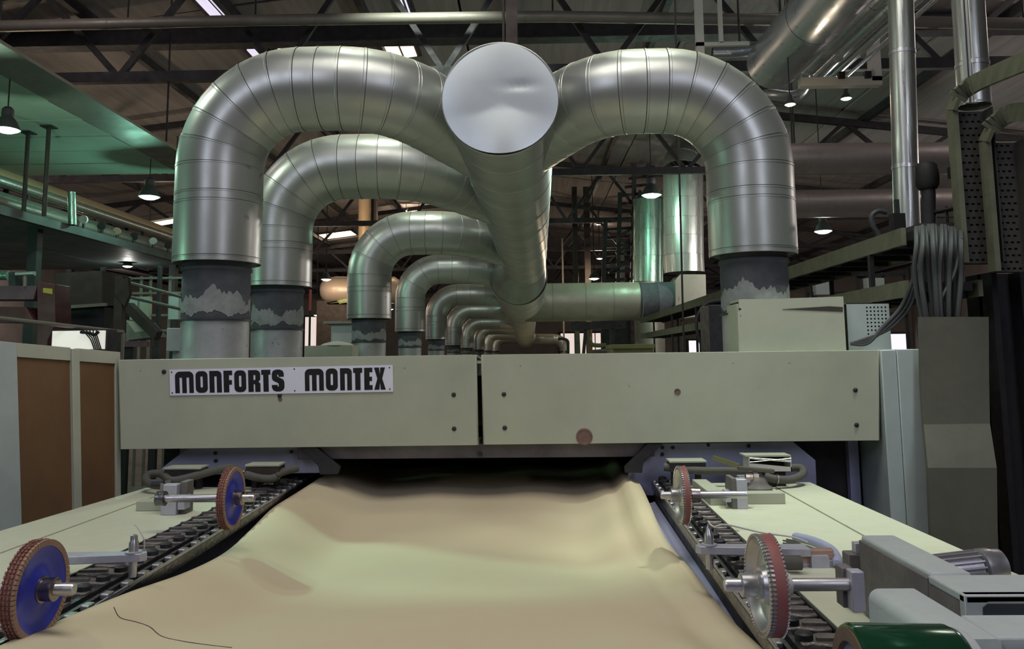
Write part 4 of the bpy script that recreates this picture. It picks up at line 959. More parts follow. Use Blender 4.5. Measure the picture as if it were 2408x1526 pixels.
fs += [(0, n0, n0 + 1, 1), (10, 11, n0 + 11, n0 + 10)]
mesh('sheet', MB().add(vs, fs), MT['drab'], t, angle=12)
mesh('back_frame', MB().box(vs[0].x + .02, vs[1].x - .02, 3.945, 4.0, 0, vs[0].z - .05), MT['iron'], t)
# cable bundle hung over the tray end
t = thing('cable_bundle', 'thick bundle of grey cables hanging over the tray end', 'cables', tuple(P(2210, 740, Y=4.0)))
for i in range(15):
    f = i / 14; x = 2156 + 104 * f; dx = random.uniform(-8, 8)
    yy = 4.0 + .05 * math.sin(i * 2.1)
    pts = [P(2165 + 85 * f, 560, Y=4.25), P(x - 1, 534 + random.uniform(-4, 4), Y=4.12), P(x + dx * .2, 575, Y=yy), P(x + dx, 650, Y=yy), P(2172 + 80 * f + dx * .7, 750, Y=yy), P(2185 + 60 * f, 860, Y=4.03)]
    mesh('cable', MB().tube(catmull(pts, 6), .0105 + .002 * random.random(), 8), MT['cable'], t)
mesh('cable', MB().tube(catmull([P(2262, 560, Y=3.97), P(2245, 640, Y=3.96), P(2215, 700, Y=3.96), P(2195, 760, Y=3.97)], 6), .008, 8), MT['cable'], t)
for k in range(3):
    mesh('cable', MB().tube(catmull([P(2165 + 5 * k, 590, Y=4.05), P(2158 - 4 * k, 650, Y=4.05), P(2140 - 10 * k, 720, Y=4.1), P(2095 - 10 * k, 770, Y=4.12), P(2040, 795 + 6 * k, Y=4.13), P(2000, 808, Y=4.15)], 6), .010, 8), MT['cable'], t)
# valve with handwheel on the tray
t = thing('valve_motor', 'black valve actuator with a small handwheel standing on the upper tray', 'valve', tuple(P(2190, 530, Y=4.3)))
o = P(2186, 530, Y=4.3)
mesh('base', MB().box(o.x - .09, o.x + .12, 4.22, 4.40, zt1 + .03, o.z), MT['cable'], t)
mesh('stem', MB().tube([o + V((-.005, 0, -.02)), P(2183, 428, Y=4.3)], .036, 16), MT['iron'], t)
mesh('cover', MB().lathe(P(2182, 445, Y=4.3), (0, 0, 1), [(0, .045), (.02, .06), (.125, .058), (.14, .045), (.145, 0)], 20), MT['black'], t)
mesh('side_box', MB().box(P(2205, 0, Y=4.3).x, P(2225, 0, Y=4.3).x, 4.27, 4.33, P(0, 450, Y=4.3).z, P(0, 425, Y=4.3).z), MT['black'], t)
hw = P(2226, 494, Y=4.25)
mesh('handwheel', MB().tube([hw + V((.055 * math.cos(a), .055 * math.sin(a), .008 * math.cos(a))) for a in [2 * math.pi * k / 24 for k in range(25)]], .008, 8), MT['iron'], t)
for k in range(3):
    a = k * 2.1; mesh('spoke', MB().tube([hw, hw + V((.055 * math.cos(a), .055 * math.sin(a), 0))], .005, 6), MT['iron'], t)
mesh('spindle', MB().tube([hw + V((0, 0, .02)), V((hw.x, hw.y, zt1))], .008, 8), MT['iron'], t)
t = thing('lifting_eye', 'grey hooked cable end standing on the upper tray', 'hook', tuple(P(2070, 555, Y=4.6)))
mesh('hook', MB().tube(catmull([P(2085, 500, Y=4.6), P(2066, 496, Y=4.6), P(2050, 508, Y=4.6), P(2052, 530, Y=4.6), P(2064, 550, Y=4.6), P(2066, 575, Y=4.6)], 6), .014, 10), MT['cable'], t)
mesh('block', MB().box(P(2062, 0, Y=4.6).x, P(2090, 0, Y=4.6).x, 4.57, 4.63, zt1 + .02, P(0, 532, Y=4.6).z), MT['iron'], t)
mesh('post', MB().box(P(2074, 0, Y=4.6).x, P(2084, 0, Y=4.6).x, 4.6, 4.62, zt1 + .02, P(0, 498, Y=4.6).z), MT['cable'], t)

# tall foil pipes at the right
def foilpipe(name, label, top, bot, r, Y, m='foil', bands=(), thin=()):
    a = P(*top, Y=Y); b = P(*bot, Y=Y); d = (b - a)
    a2 = a - d * .9
    t = thing(name, label, 'pipe', tuple(b))
    L = (b - a2).length; k = 6
    duct_shell([a2, b], r, [0] + sorted([L * .2, L * .47 + .0] + [L * (.474 + .526 * f) for f in bands]) + [L], t, MT[m], 28, 'foil_segment')
    for f in bands:
        c = a.lerp(b, f); mesh('strap', MB().lathe(c, d, [(-.012, r), (-.012, r * 1.04), (.012, r * 1.04), (.012, r)], 28), MT['steel'], t)
    for off in thin:
        o = V((off, -r * .72, 0)); mesh('conduit', MB().tube([a2 + o, b + o], .016, 8), MT[m], t)
    return t
foilpipe('foil_pipe', 'tall shiny foil wrapped pipe with two straps, left of the pair', (2118, 0), (2134, 560), M(29, 5.2), 5.2, bands=(.23, .71))
foilpipe('foil_pipe', 'tall shiny foil pipe at the top right, with thin conduits beside it', (2276, 0), (2292, 250), M(36, 4.8), 4.8, bands=(.62,), thin=(-.075, -.05, -.03))
mesh('bracket', MB().box(2.2, 2.6, 5.1, 5.3, zt1 + .02, zt1 + .06), MT['iron'], bpy.data.objects['foil_pipe'])
# horizontal lagged ducts in the right background
def hduct(label, x0, x1, ypx, rpx, Y, m='duct_dull', cat='duct', name='lagged_duct', slope=0, nseg=5):
    a = P(x0, ypx, Y=Y); b = P(x1, ypx + slope, Y=Y); t = thing(name, label, cat, tuple((a + b) / 2))
    L = (b - a).length
    duct_shell([a, b], M(rpx, Y), [L * i / nseg for i in range(nseg + 1)], t, MT[m], 28, 'lagging_segment')
    for f in (.18, .8):
        c = a.lerp(b, f); mesh('hanger', MB().tube([c, V((c.x, c.y, zroof(c.x) + .012))], .012, 6), MT['iron'], t)
    return t
hduct('upper horizontal lagged duct behind the foil pipe on the right', 1690, 2700, 376, 38, 10.5, m='lagpipe', slope=-8)
hduct('lower horizontal lagged duct behind the foil pipe on the right', 1690, 2700, 481, 33, 11.5, m='lagpipe', slope=-10)
# long pipe under the roof
t = thing('roof_pipe', 'long grey pipe running across the hall under the roof', 'pipe', tuple(P(1204, 55, Y=9.2)))
ps = [P(-700, 60, Y=9.2), P(0, 62, Y=9.2), P(600, 48, Y=9.2), P(1300, 39, Y=9.2), P(2408, 56, Y=9.2), P(3000, 62, Y=9.2)]
z = sum(p.z for p in ps) / 6
duct_shell([V((p.x, 9.2, p.z)) for p in ps], M(14, 9.2), [0, 2.5, 5, 7.5, 10, 12.5, 15, length(ps)], t, MT['pipegrey'], 16, 'pipe_length')
for p in ps[1:-1] + [P(1690, 40, Y=9.2), P(300, 55, Y=9.2)]: mesh('hanger', MB().tube([p + V((0, 0, .05)), V((p.x, 9.2, zroof(p.x) + .012))], .012, 6), MT['iron'], t)
t = thing('roof_girder', 'dark steel girder across the hall below the roof pipe', 'girder', tuple(P(900, 130, Y=10.6)))
a = P(-600, 0, Y=10.6); b = P(2700, 0, Y=10.6); zc = P(900, 78, Y=10.6).z
mesh('web', MB().box(a.x, b.x, 10.6, 10.63, zc - .12, zc + .12), MT['iron'], t)
mesh('flange', MB().box(a.x, b.x, 10.5, 10.73, zc - .14, zc - .12), MT['iron'], t); mesh('flange', MB().box(a.x, b.x, 10.5, 10.73, zc + .12, zc + .14), MT['iron'], t)
for x in (a.x + .5, b.x - .5): mesh('stub_post', MB().box(x - .08, x + .08, 10.56, 10.7, zc + .1, zroof(x) + .02), MT['iron'], t)
# white painted hanging bracket with pipes along the hall, top right
YB2 = 8.0
t = thing('pipe_bracket', 'white painted L shaped hanging bracket at the top right', 'bracket', tuple(P(1980, 195, Y=YB2)))
a = P(1884, 192, Y=YB2); b = P(2075, 192, Y=YB2); c = P(2064, 98, Y=YB2)
mesh('beam', MB().box(a.x, b.x, YB2, YB2 + .1, a.z - .045, a.z + .045), MT['whitepaint'], t)
mesh('post', MB().box(b.x - .1, b.x, YB2, YB2 + .1, a.z, zroof(b.x)), MT['whitepaint'], t)
q = P(1645, 75, Y=YB2)
for i, x in enumerate((1978, 2040)):
    p = P(x, 184, Y=YB2); mesh('clip', MB().box(p.x - .03, p.x + .03, YB2 - .03, YB2 + .03, a.z + .02, a.z + .09), MT['iron'], t)
t = thing('pipe_bracket', 'white painted hanger post left of the big overhead duct', 'bracket', tuple(P(1648, 120, Y=YB2)))
p = P(1648, 130, Y=YB2); mesh('post', MB().box(p.x - .04, p.x + .04, YB2, YB2 + .06, p.z, zroof(p.x)), MT['whitepaint'], t); mesh('cross_bar', MB().box(p.x - .04, p.x + .5, YB2, YB2 + .04, p.z + .1, p.z + .14), MT['whitepaint'], t)
p = P(1697, 100, Y=YB2); mesh('post', MB().box(p.x - .02, p.x + .02, YB2, YB2 + .04, p.z, zroof(p.x)), MT['whitepaint'], t)
for i, (px, py, r_) in enumerate([(1900, 160, .085), (1925, 172, .07), (1942, 176, .02), (1957, 178, .045), (1990, 180, .02)]):
    a = P(px, py, Y=YB2 + .3); t = thing('overhead_pipe', 'shiny overhead pipe running along the hall at the top right, %s from the left' % ['first', 'second', 'third', 'fourth', 'fifth'][i], 'pipe', tuple(a), 'overhead pipes on the white bracket')
    b = V((a.x + .12, 1.5, a.z + .05)); duct_shell([a, b], r_, [0, 1.6, 3.2, length([a, b])], t, MT['brightpipe'], 16, 'pipe_length')
    mesh('pipe_end', MB().lathe(a, (0, 1, 0), [(0, r_), (.01, 0)], 16), MT['brightpipe'], t)
t = thing('overhead_duct', 'big shiny overhead duct at the top right, ending in a looped pipe', 'duct', tuple(P(1818, 165, Y=YB2)))
a = P(1818, 150, Y=YB2 + .1); r_ = .27
duct_shell([a, V((a.x + .05, 5.5, a.z)), V((a.x + .1, 1.5, a.z + .02))], r_, [0, 1.2, 2.4, 3.6, 6.4], t, MT['brightpipe'], 32, 'duct_segment')
mesh('end_cap', MB().lathe(a, (0, 1, 0), [(0, r_), (.015, r_ * .95), (.02, 0)], 32), MT['brightpipe'], t)
mesh('hanger', MB().tube([a + V((0, -.3, r_ * .98)), V((a.x, a.y - .3, zroof(a.x)))], .012, 6), MT['iron'], t)
t = thing('looped_pipe', 'silver pipe loop bending round below the big overhead duct', 'pipe', tuple(P(1830, 230, Y=7.6)))
Yl = 8.5
lp = catmull([P(1675, 124, Y=Yl), P(1740, 122, Y=Yl), P(1800, 112, Y=Yl), P(1862, 100, Y=Yl), P(1888, 114, Y=Yl), P(1892, 165, Y=Yl), P(1889, 208, Y=Yl), P(1862, 226, Y=Yl), P(1805, 222, Y=Yl), P(1780, 235, Y=Yl + .3)], 6)
duct_shell(lp, M(13, Yl), [length(lp) * i / 14 for i in range(15)], t, MT['brightpipe'], 16, 'pipe_segment')
mesh('rod', MB().tube([P(1606, 125, Y=Yl), P(1612, 102, Y=Yl), P(1630, 100, Y=Yl), P(1860, 100, Y=Yl)], .012, 8), MT['pipegrey'], t)
p = P(1740, 115, Y=Yl); mesh('hanger', MB().tube([p, V((p.x, p.y, zroof(p.x) + .012))], .012, 6), MT['iron'], t)
# ================================================================== lamps
def lamp(label, px, py, Y, wpx, glow, energy, color, cone=.9, rod=None, lit=True, top=None):
    """py: rim of the reflector"""
    o = P(px, py, Y=Y); r = M(wpx / 2, Y)
    t = thing('high_bay_lamp', label, 'lamp', tuple(o), 'hanging hall lamps')
    mesh('reflector', MB().lathe(o, (0, 0, 1), [(0, r), (r * .2, r * .93), (r * .7, r * .72), (r * 1.1, r * .42), (r * 1.2, r * .36), (r * 1.18, r * .33), (r * .7, r * .66), (r * .05, r * .95)], 24), MT['shade'], t)
    mesh('housing', MB().lathe(o, (0, 0, 1), [(r * 1.1, r * .4), (r * 1.2, r * .46), (r * 1.7, r * .44), (r * 1.9, r * .25), (r * 1.95, .004)], 16), MT['cable'], t)
    mesh('bulb', MB().lathe(o, (0, 0, 1), [(-.30 * r, .002), (-.22 * r, r * .5), (-.06 * r, r * .85), (r * .06, r * .93), (r * .3, r * .75), (r * .5, r * .3)], 24), MT[glow], t)
    zt = top if top else zroof(o.x) + .012
    mesh('rod', MB().tube([o + V((0, 0, r * 1.8)), V((o.x, o.y, zt))], max(.006, M(1.2, Y)), 6), MT['iron'], t)
    if energy:
        l = light('POINT', o + V((0, 0, -r * .75)), energy, color, r * .4); l.name = 'lamp_or_fill'
    return t
CEILZ = 4.0
lamp('large hanging lamp with a white glow under the green ceiling at the left edge', 16, 305, 6.6, 60, 'em_white', 22, (.6, 1, .74), top=CEILZ)
lamp('hanging lamp with a green white glow left of the big ducts', 351, 463, 9.4, 50, 'em_green', 26, (.4, 1, .75), top=CEILZ)
lamp('hanging lamp with a green white glow beside the foil risers', 1532, 459, 15.0, 48, 'em_green', 90, (.5, 1, .72))
lamp('hanging lamp with a white glow over the right trays', 1936, 544, 14, 40, 'em_white', 260, WHITE)
lamp('small lamp glowing under the left platform', 300, 626, 11.5, 24, 'em_warm', 5, WHITE, top=3.0)
lamp('small hanging lamp over the pale tank', 767, 657, 24, 24, 'em_white', 130, WARM)
lamp('small distant lamp below the pale tank', 745, 741, 28, 15, 'em_white', 30, WHITE)
lamp('small distant lamp between the third and fourth ducts', 919, 727, 27, 13, 'em_green', 20, WHITE)
lamp('small hanging lamp left of the green riser, above the cross duct', 1397, 655, 22, 25, 'em_white', 120, WARM)
lamp('small distant warm lamp, second above the cross duct', 1410, 608, 27, 15, 'em_warm', 110, WARM)
lamp('tiny distant warm lamp high in the dark rack', 1407, 528, 30, 11, 'em_warm', 20, WARM)
lamp('tiny distant warm lamp beside the dark rack', 1450, 540, 33, 11, 'em_warm', 20, WARM)
lamp('tiny distant warm lamp above the green lit lamp', 1521, 426, 30, 13, 'em_warm', 20, WARM)
lamp('small warm lamp below the looped pipe at the top right', 1858, 246, 7.3, 26, 'em_warm', 8, WARM)
lamp('small white lamp under the white L shaped bracket', 1990, 232, 8.6, 26, 'em_white', 6, WHITE)
def tube_light(label, px0, py0, px1, py1, Y, energy):
    a = P(px0, py0, Y=Y); b = P(px1, py1, Y=Y + .3)
    t = thing('strip_light', label, 'lamp', tuple((a + b) / 2))
    d = (b - a).normalized()
    mesh('tray', MB().bar(a + V((0, 0, .06)), b + V((0, 0, .06)), .16, .04), MT['whitepaint'], t)
    for s in (-.04, .04): mesh('tube', MB().tube([a + V((0, s, 0)), b + V((0, s, 0))], .03, 10), MT['em_warm'], t)
    for p in (a, b): mesh('rod', MB().tube([p + V((0, 0, .06)), V((p.x, p.y, zroof(p.x) + .012))], .01, 6), MT['iron'], t)
    light('POINT', (a + b) / 2 - V((0, 0, .2)), energy, WARM, .15)
tube_light('bright strip light left of the first tall duct', 352, 530, 410, 520, 16, 60)
tube_light('bright strip light under the green ceiling at the left edge', 2, 388, 62, 380, 11.5, 60)
tube_light('long row of strip lights under the far roof, left of the third duct', 762, 549, 826, 543, 30, 60)
tube_light('bright strip light half hidden behind the third duct', 955, 497, 985, 492, 26, 60)

# ================================================================== left: suspended ceiling and platform
t = thing('suspended_ceiling', 'pale suspended board ceiling glowing green at the left', 'ceiling panel', (-8, 6, CEILZ))
def cx(y): return -4.40 - .02 * (y - 5)
for i in range(13):
    y0 = 2.4 + i * .6
    for j in range(4):
        x1 = cx(y0) - j * 2.0; x0 = x1 - 1.975
        mesh('ceiling_board', MB().box(x0, x1, y0, y0 + .572, CEILZ + random.uniform(0, .006), CEILZ + .03), MT['ceilpanel'], t, angle=0)
mesh('edge_strip', MB().hexa([V((-4.35, 2.4, CEILZ)), V((-4.0, 2.4, CEILZ + .05)), V((-4.14, 10.18, CEILZ + .05)), V((-4.48, 10.18, CEILZ)), V((-4.35, 2.4, CEILZ + .02)), V((-4.0, 2.4, CEILZ + .08)), V((-4.14, 10.18, CEILZ + .08)), V((-4.48, 10.18, CEILZ + .02))]), MT['pipegrey'], t)
mesh('backing', MB().box(-12.1, -4.4, 2.4, 10.18, CEILZ + .036, CEILZ + .046), MT['iron'], t)  # dark sheet added above the gaps so the board joints look dark
for y in (3, 6, 9.5): mesh('bearer', MB().box(-12.2, -4.2, y, y + .08, CEILZ + .046, CEILZ + .14), MT['iron'], t)
for x in (-4.4, -8, -12):
    for y in (3.04, 6.04, 9.54): mesh('hanger', MB().tube([V((x, y, CEILZ + .1)), V((x, y, zroof(x)))], .012, 6), MT['iron'], t)
t = thing('platform', 'dark teal grey platform hanging at the left with pipes on top', 'platform', (-7, 9, 3.0))
PZ = P(0, 505, Y=7.6).z
for i in range(6):
    mesh('deck_sheet', MB().box(-12 + i * 1.16, -12 + (i + 1) * 1.16 - .012, 5.5, 12.3, PZ, PZ + .06), MT['deck'], t, angle=0)
mesh('edge_beam', MB().box(-5.06, -5.0, 5.5, 12.3, PZ - .02, PZ + .07), MT['teal'], t)
for x, y in ((-5.3, 11.9), (-5.3, 8.5), (-9, 11.9)): mesh('column', MB().box(x - .05, x + .05, y - .05, y + .05, 0, PZ), MT['teal'], t)
mesh('under_duct', MB().lathe(V((-11, 9.6, PZ - .16)), (1, 0, 0), [(0, .16), (4.2, .16), (4.3, .1)], 20), MT['iron'], t)
for k, (x, z, r_, m) in enumerate([(-5.4, .22, .05, 'pipegrey'), (-5.62, .30, .09, 'foil'), (-5.9, .32, .09, 'pipegrey'), (-5.75, .55, .06, 'foil'), (-6.0, .62, .07, 'pipegrey'), (-6.25, .75, .12, 'orangepipe'), (-6.5, .82, .06, 'foil')]):
    tt = thing('rack_pipe', 'pipe lying along the left platform, %s from the edge' % ['first', 'second', 'third', 'fourth', 'fifth', 'sixth', 'seventh'][k], 'pipe', (x, 6, PZ + z), 'pipes along the left platform')
    duct_shell([V((x, 4.5, PZ + z)), V((x, 15, PZ + z))], r_, [0, 3, 6, 9, 10.5], tt, MT[m], 14, 'pipe_length')
    for y in (6.5, 9, 11.8): mesh('stand', MB().box(x - .02, x + .02, y, y + .04, PZ + .06 if y < 12.3 else PZ + z, PZ + z - r_ * .9 if y < 12.3 else zroof(x) + .01), MT['iron'], tt)
random.seed(3)
for k in range(7):
    y = 9.4 + k * .45; x = -5.25 - random.random() * .15
    tt = thing('pipe_valve', 'small pipe valve on the left platform edge, %s from the front' % ORD[k], 'valve', (x, y, PZ + .1), 'small valves on the platform edge')
    mm = random.choice(['copperpink', 'whitepaint', 'copperpink', 'dark'])
    mesh('stem', MB().tube([V((x, y, PZ + .06)), V((x, y, PZ + .28))], .02, 8), MT['dark'], tt)
    mesh('wheel', MB().lathe(V((x, y - .03, PZ + .26)), (0, 1, 0), [(0, .01), (0, .05), (.03, .05), (.03, .01)], 14), MT[mm], tt)
t = thing('foil_stack', 'upright silver pipe standing on the left platform', 'pipe', tuple(P(168, 550, Y=8.6)))
a = P(169, 556, Y=8.6); b = P(168, 452, Y=8.6); a.z = PZ + .06
duct_shell([a, b], M(9, 8.6), [0, .25, length([a, b])], t, MT['foil_greenlit'], 16, 'pipe_length'); mesh('cap', MB().lathe(b, (0, 0, 1), [(0, M(9, 8.6)), (.01, 0)], 16), MT['foil_greenlit'], t)
for px, Y, nm in ((62, 8.2, 'left'), (110, 8.0, 'right')):
    t = thing('hanger_rod', 'thin upright hanger rod at the far left, the %s one' % nm, 'rod', tuple(P(px, 520, Y=Y)))
    a = P(px, 390, Y=Y); a.z = CEILZ; b = V((a.x, a.y, PZ + .06)); mesh('rod', MB().tube([a, b], .022, 8), MT['ironbrown'], t)
    mesh('plate', MB().box(a.x - .06, a.x + .06, a.y - .06, a.y + .06, CEILZ - .012, CEILZ), MT['iron'], t)

# ================================================================== left: machines below the platform
Y7 = 7.0
t = thing('red_machine', 'maroon machine frame with a yellow tag at the far left', 'machine', tuple(P(70, 830, Y=Y7)))
f = lambda *pts: [P(x, y, Y=Y7) for x, y in pts]
mesh('column', MB().extr(f((86, 662), (128, 668), (131, 760), (112, 800), (112, 1250), (70, 1250), (88, 750)), (0, .25, 0)), MT['redmach'], t, bevel=.004)
lab(mesh('beam', MB().extr(f((-120, 672), (86, 672), (80, 704), (-120, 704)), (0, .25, 0)), MT['plum'], t, bevel=.006), 'plum coloured cross beam')
mesh('lower_arm', MB().extr(f((-120, 718), (60, 722), (84, 760), (-120, 756)), (0, .2, 0)), MT['redmach'], t, bevel=.004)
lab(mesh('tag', MB().extr(f((102, 677), (124, 679), (124, 692), (102, 688)), (0, -.005, 0)), MT['yellow'], t), 'yellow tag')
mesh('head', MB().extr(f((20, 640), (36, 640), (36, 672), (20, 672)), (0, .1, 0)), MT['dark'], t)
mesh('top_roller', MB().tube([P(38, 645, Y=Y7), P(82, 643, Y=Y7)], .02, 12), MT['steel'], t)
mesh('roller_post', MB().bar(P(60, 645, Y=Y7), P(60, 674, Y=Y7), .02, .02), MT['pipegrey'], t)
mesh('green_roll', MB().tube([P(-100, 650, Y=Y7 + .1), P(20, 648, Y=Y7 + .1)], .04, 14), MT['foil_greenlit'], t)
mesh('plinth', MB().box(-6.5, P(40, 0, Y=Y7).x, Y7 + .25, Y7 + .9, 0, 1.6), MT['iron'], t)
t = thing('dark_hood', 'large dark hood panel behind the maroon machine', 'panel', tuple(P(185, 780, Y=7.6)))
mesh('hood', MB().extr([P(x, y, Y=7.6) for x, y in ((132, 642), (240, 636), (240, 716), (130, 722))], (0, .5, 0)), MT['ironbrown'], t)
mesh('lip', MB().bar(P(130, 724, Y=7.58), P(250, 716, Y=7.58), .04, .03), MT['pipegrey'], t)
mesh('lower_box', MB().extr([P(x, y, Y=7.7) for x, y in ((135, 728), (245, 722), (245, 780), (135, 780))], (0, .5, 0)), MT['iron'], t)
mesh('stand', MB().box(P(140, 0, Y=7.7).x, P(240, 0, Y=7.7).x, 7.75, 8.1, 0, P(0, 770, Y=7.7).z), MT['iron'], t)
def post(label, px, py0, w, Y, m, name='post'):
    a = P(px, py0, Y=Y); r_ = M(w / 2, Y); t = thing(name, label, 'post', (a.x, Y, 0))
    mesh('shaft', MB().box(a.x - r_, a.x + r_, Y - r_, Y + r_, .02, a.z), MT[m], t, bevel=.004); mesh('foot_plate', MB().box(a.x - r_ * 2, a.x + r_ * 2, Y - r_ * 2, Y + r_ * 2, 0, .02), MT[m], t); return t
post('slim teal grey post under the left platform, the nearer one', 243, 628, 10, 7.9, 'teal')
post('slim teal grey post under the left platform, right of the dark column', 377, 626, 9, 9.5, 'teal')
t = post('dark riveted column left of the first duct', 285, 650, 20, 6.8, 'ironbrown', 'column_post')
mesh('gusset', MB().extr([P(x, y, Y=6.75) for x, y in ((268, 690), (278, 660), (300, 652), (304, 690), (292, 720))], (0, .05, 0)), MT['ironbrown'], t)
def rail(label, pts, r_, m, name='guard_rail'):
    q = [P(x, y, Y=Y) for x, y, Y in pts]; t = thing(name, label, 'rail', tuple(q[0])); mesh('bar', MB().tube(q, r_, 8), MT[m], t)
    for p in (q[0], q[-1]): mesh('leg', MB().tube([p, V((p.x, p.y, 0))], r_ * .9, 8), MT[m], t)
    return t
rail('sloping dusty rail above the brown panelled door', [(-60, 742, 5.6), (290, 781, 6.6)], .016, 'pipegrey')
rail('upper thin rail left of the first duct', [(300, 664, 9), (435, 700, 8.4)], .018, 'pipegrey')
rail('lower thin rail left of the first duct', [(298, 697, 9), (432, 728, 8.4)], .018, 'pipegrey')
t = thing('belt_ramp', 'sloping dusty conveyor ramp left of the first duct', 'conveyor', tuple(P(350, 800, Y=7.4)))
mesh('beam', MB().bar(P(304, 722, Y=7.4), P(372, 790, Y=7.2), .06, .09), MT['ironbrown'], t)
mesh('bed', MB().extr([P(x, y, Y=7.5) for x, y in ((297, 752), (330, 756), (362, 792), (297, 800))], (0, .3, 0)), MT['pipegrey'], t)
lab(mesh('sheet', MB().extr([P(x, y, Y=7.35) for x, y in ((298, 754), (322, 757), (346, 778), (318, 781))], (0, -.01, 0)), MT['cream'], t), 'cream sheet on the ramp')
lab(mesh('cross_bar', MB().box(P(297, 0, Y=7.2).x, P(372, 0, Y=7.2).x, 7.2, 7.3, P(0, 819, Y=7.2).z, P(0, 806, Y=7.2).z), MT['plum'], t), 'plum coloured cross bar')
for x in (300, 366): p = P(x, 812, Y=7.25); mesh('leg', MB().box(p.x - .03, p.x + .03, 7.25, 7.3, 0, p.z), MT['iron'], t)
t, a, b = pbox('control_box', 'small pale grey box standing beside the first duct', 'box', 390, 433, 771, 826, 4.9, .25, 'greybox')
mesh('stand', MB().box(a.x + .02, b.x - .06, 4.95, 5.1, 0, a.z), MT['greybox'], t)
# white box front, its brightness put in as emission, with trailing wires
t = thing('glow_panel', 'bright white panel with added glow above the brown panelled door', 'panel', tuple(P(183, 820, Y=6.2)))
a = P(121, 822, Y=6.2); b = P(246, 777, Y=6.2)
MT['em_panel'] = mat('panel with added glow', (.8, .8, .75), .5, emit=(1, .97, .85), estr=.55)
mesh('panel', MB().box(a.x, b.x, 6.2, 6.22, a.z, b.z), MT['em_panel'], t)
mesh('case', MB().box(a.x - .02, b.x + .02, 6.22, 6.35, 0, b.z + .01), MT['iron'], t)
for k in range(5):
    mesh('wire', MB().tube(catmull([P(195 + 8 * k, 776, Y=6.18), P(205 + 5 * k, 788, Y=6.17), P(214 + 3 * k, 800 - 4 * k, Y=6.17), P(222 + 4 * k, 822, Y=6.18)], 5), .005, 6), MT['black'], t)
mesh('wire_knot', MB().tube(catmull([P(190, 781, Y=6.17), P(210, 783, Y=6.16), P(222, 787, Y=6.17), P(232, 780, Y=6.17)], 5), .012, 8), MT['black'], t)

# ================================================================== centre background
t = thing('storage_tank', 'pale lagged tank on a lime green cradle between the left ducts', 'tank', tuple(P(800, 715, Y=26)))
a = P(752, 682, Y=26); ax = V((1, .15, 0))
mesh('shell', MB().lathe(a, ax, [(0, .02), (.02, .18), (.1, .32), (.25, .41), (.5, .44), (2.4, .44), (2.6, .3), (2.65, 0)], 28), MT['tank'], t)
mesh('cradle', MB().extr([P(x, y, Y=25.6) for x, y in ((768, 712), (815, 702), (822, 706), (822, 716), (772, 716))], (0, .6, 0)), MT['lime'], t)
mesh('stand', MB().box(P(757, 0, Y=25.6).x, P(826, 0, Y=25.6).x, 25.6, 26.3, 0, P(0, 716, Y=25.6).z), MT['ironbrown'], t)
t = thing('tan_stack', 'tan lit stack pipe rising to the roof behind the second duct', 'pipe', tuple(P(860, 600, Y=24)))
a = P(857, 700, Y=24); b = P(858, 440, Y=24)
duct_shell([a, b], M(15, 24), [0, 1.3, 2.6, length([a, b])], t, MT['orangepipe'], 20, 'pipe_length')
lab(mesh('flat_casing', MB().box(P(878, 0, Y=24.2).x, P(889, 0, Y=24.2).x, 24.2, 24.5, a.z, b.z), MT['ironbrown'], t), 'brown casing beside the stack')
mesh('base', MB().box(a.x - .3, a.x + .3, 23.8, 24.4, 0, a.z), MT['ironbrown'], t)
light('SPOT', P(800, 560, Y=22), 160, WARM, .2, aim=P(860, 520, Y=24), spot=1.2)
t, a, b = pbox('dusty_beam', 'dusty cream beam with a heap of lint behind the second duct', 'beam', 716, 828, 812, 836, 8.0, .3, 'cream', z0=OT)
mesh('leg', MB().box(a.x + .05, a.x + .12, 8.05, 8.2, 0, a.z), MT['cream'], t)
hp = P(790, 812, Y=8.1)
lab(mesh('lint_heap', MB().lathe(V((hp.x, 8.15, hp.z)), (0, 0, 1), [(0, .17), (.02, .13), (.035, .07), (.045, .0)], 14), MT['whitepaint'], t), 'heap of pale lint')
t, a, b = pbox('grey_cabinet', 'grey cabinet standing on the oven behind the third duct', 'cabinet', 778, 832, 761, 806, 9.6, .4, 'greygreen', z0=OT)
mesh('lid', MB().box(a.x - .08, b.x + .04, 9.55, 10.05, b.z, b.z + .03), MT['pipegrey'], t)
mesh('plinth', MB().box(a.x + .02, min(b.x, -1.97), 9.65, 9.95, 0, OT), MT['iron'], t)
mesh('door', MB().box(a.x + .02, b.x - .02, 9.585, 9.6, OT + .03, b.z - .03), MT['greygreen'], t)
t = thing('warning_pole', 'short red pole left of the pale tank', 'pole', tuple(P(729, 730, Y=14)))
mesh('pole', MB().bar(P(729, 730, Y=14), P(730, 681, Y=14), .035, .035), MT['red'], t); mesh('stand', MB().bar(V((P(729, 730, Y=14).x, 14, 0)), P(729, 731, Y=14), .03, .03), MT['iron'], t)
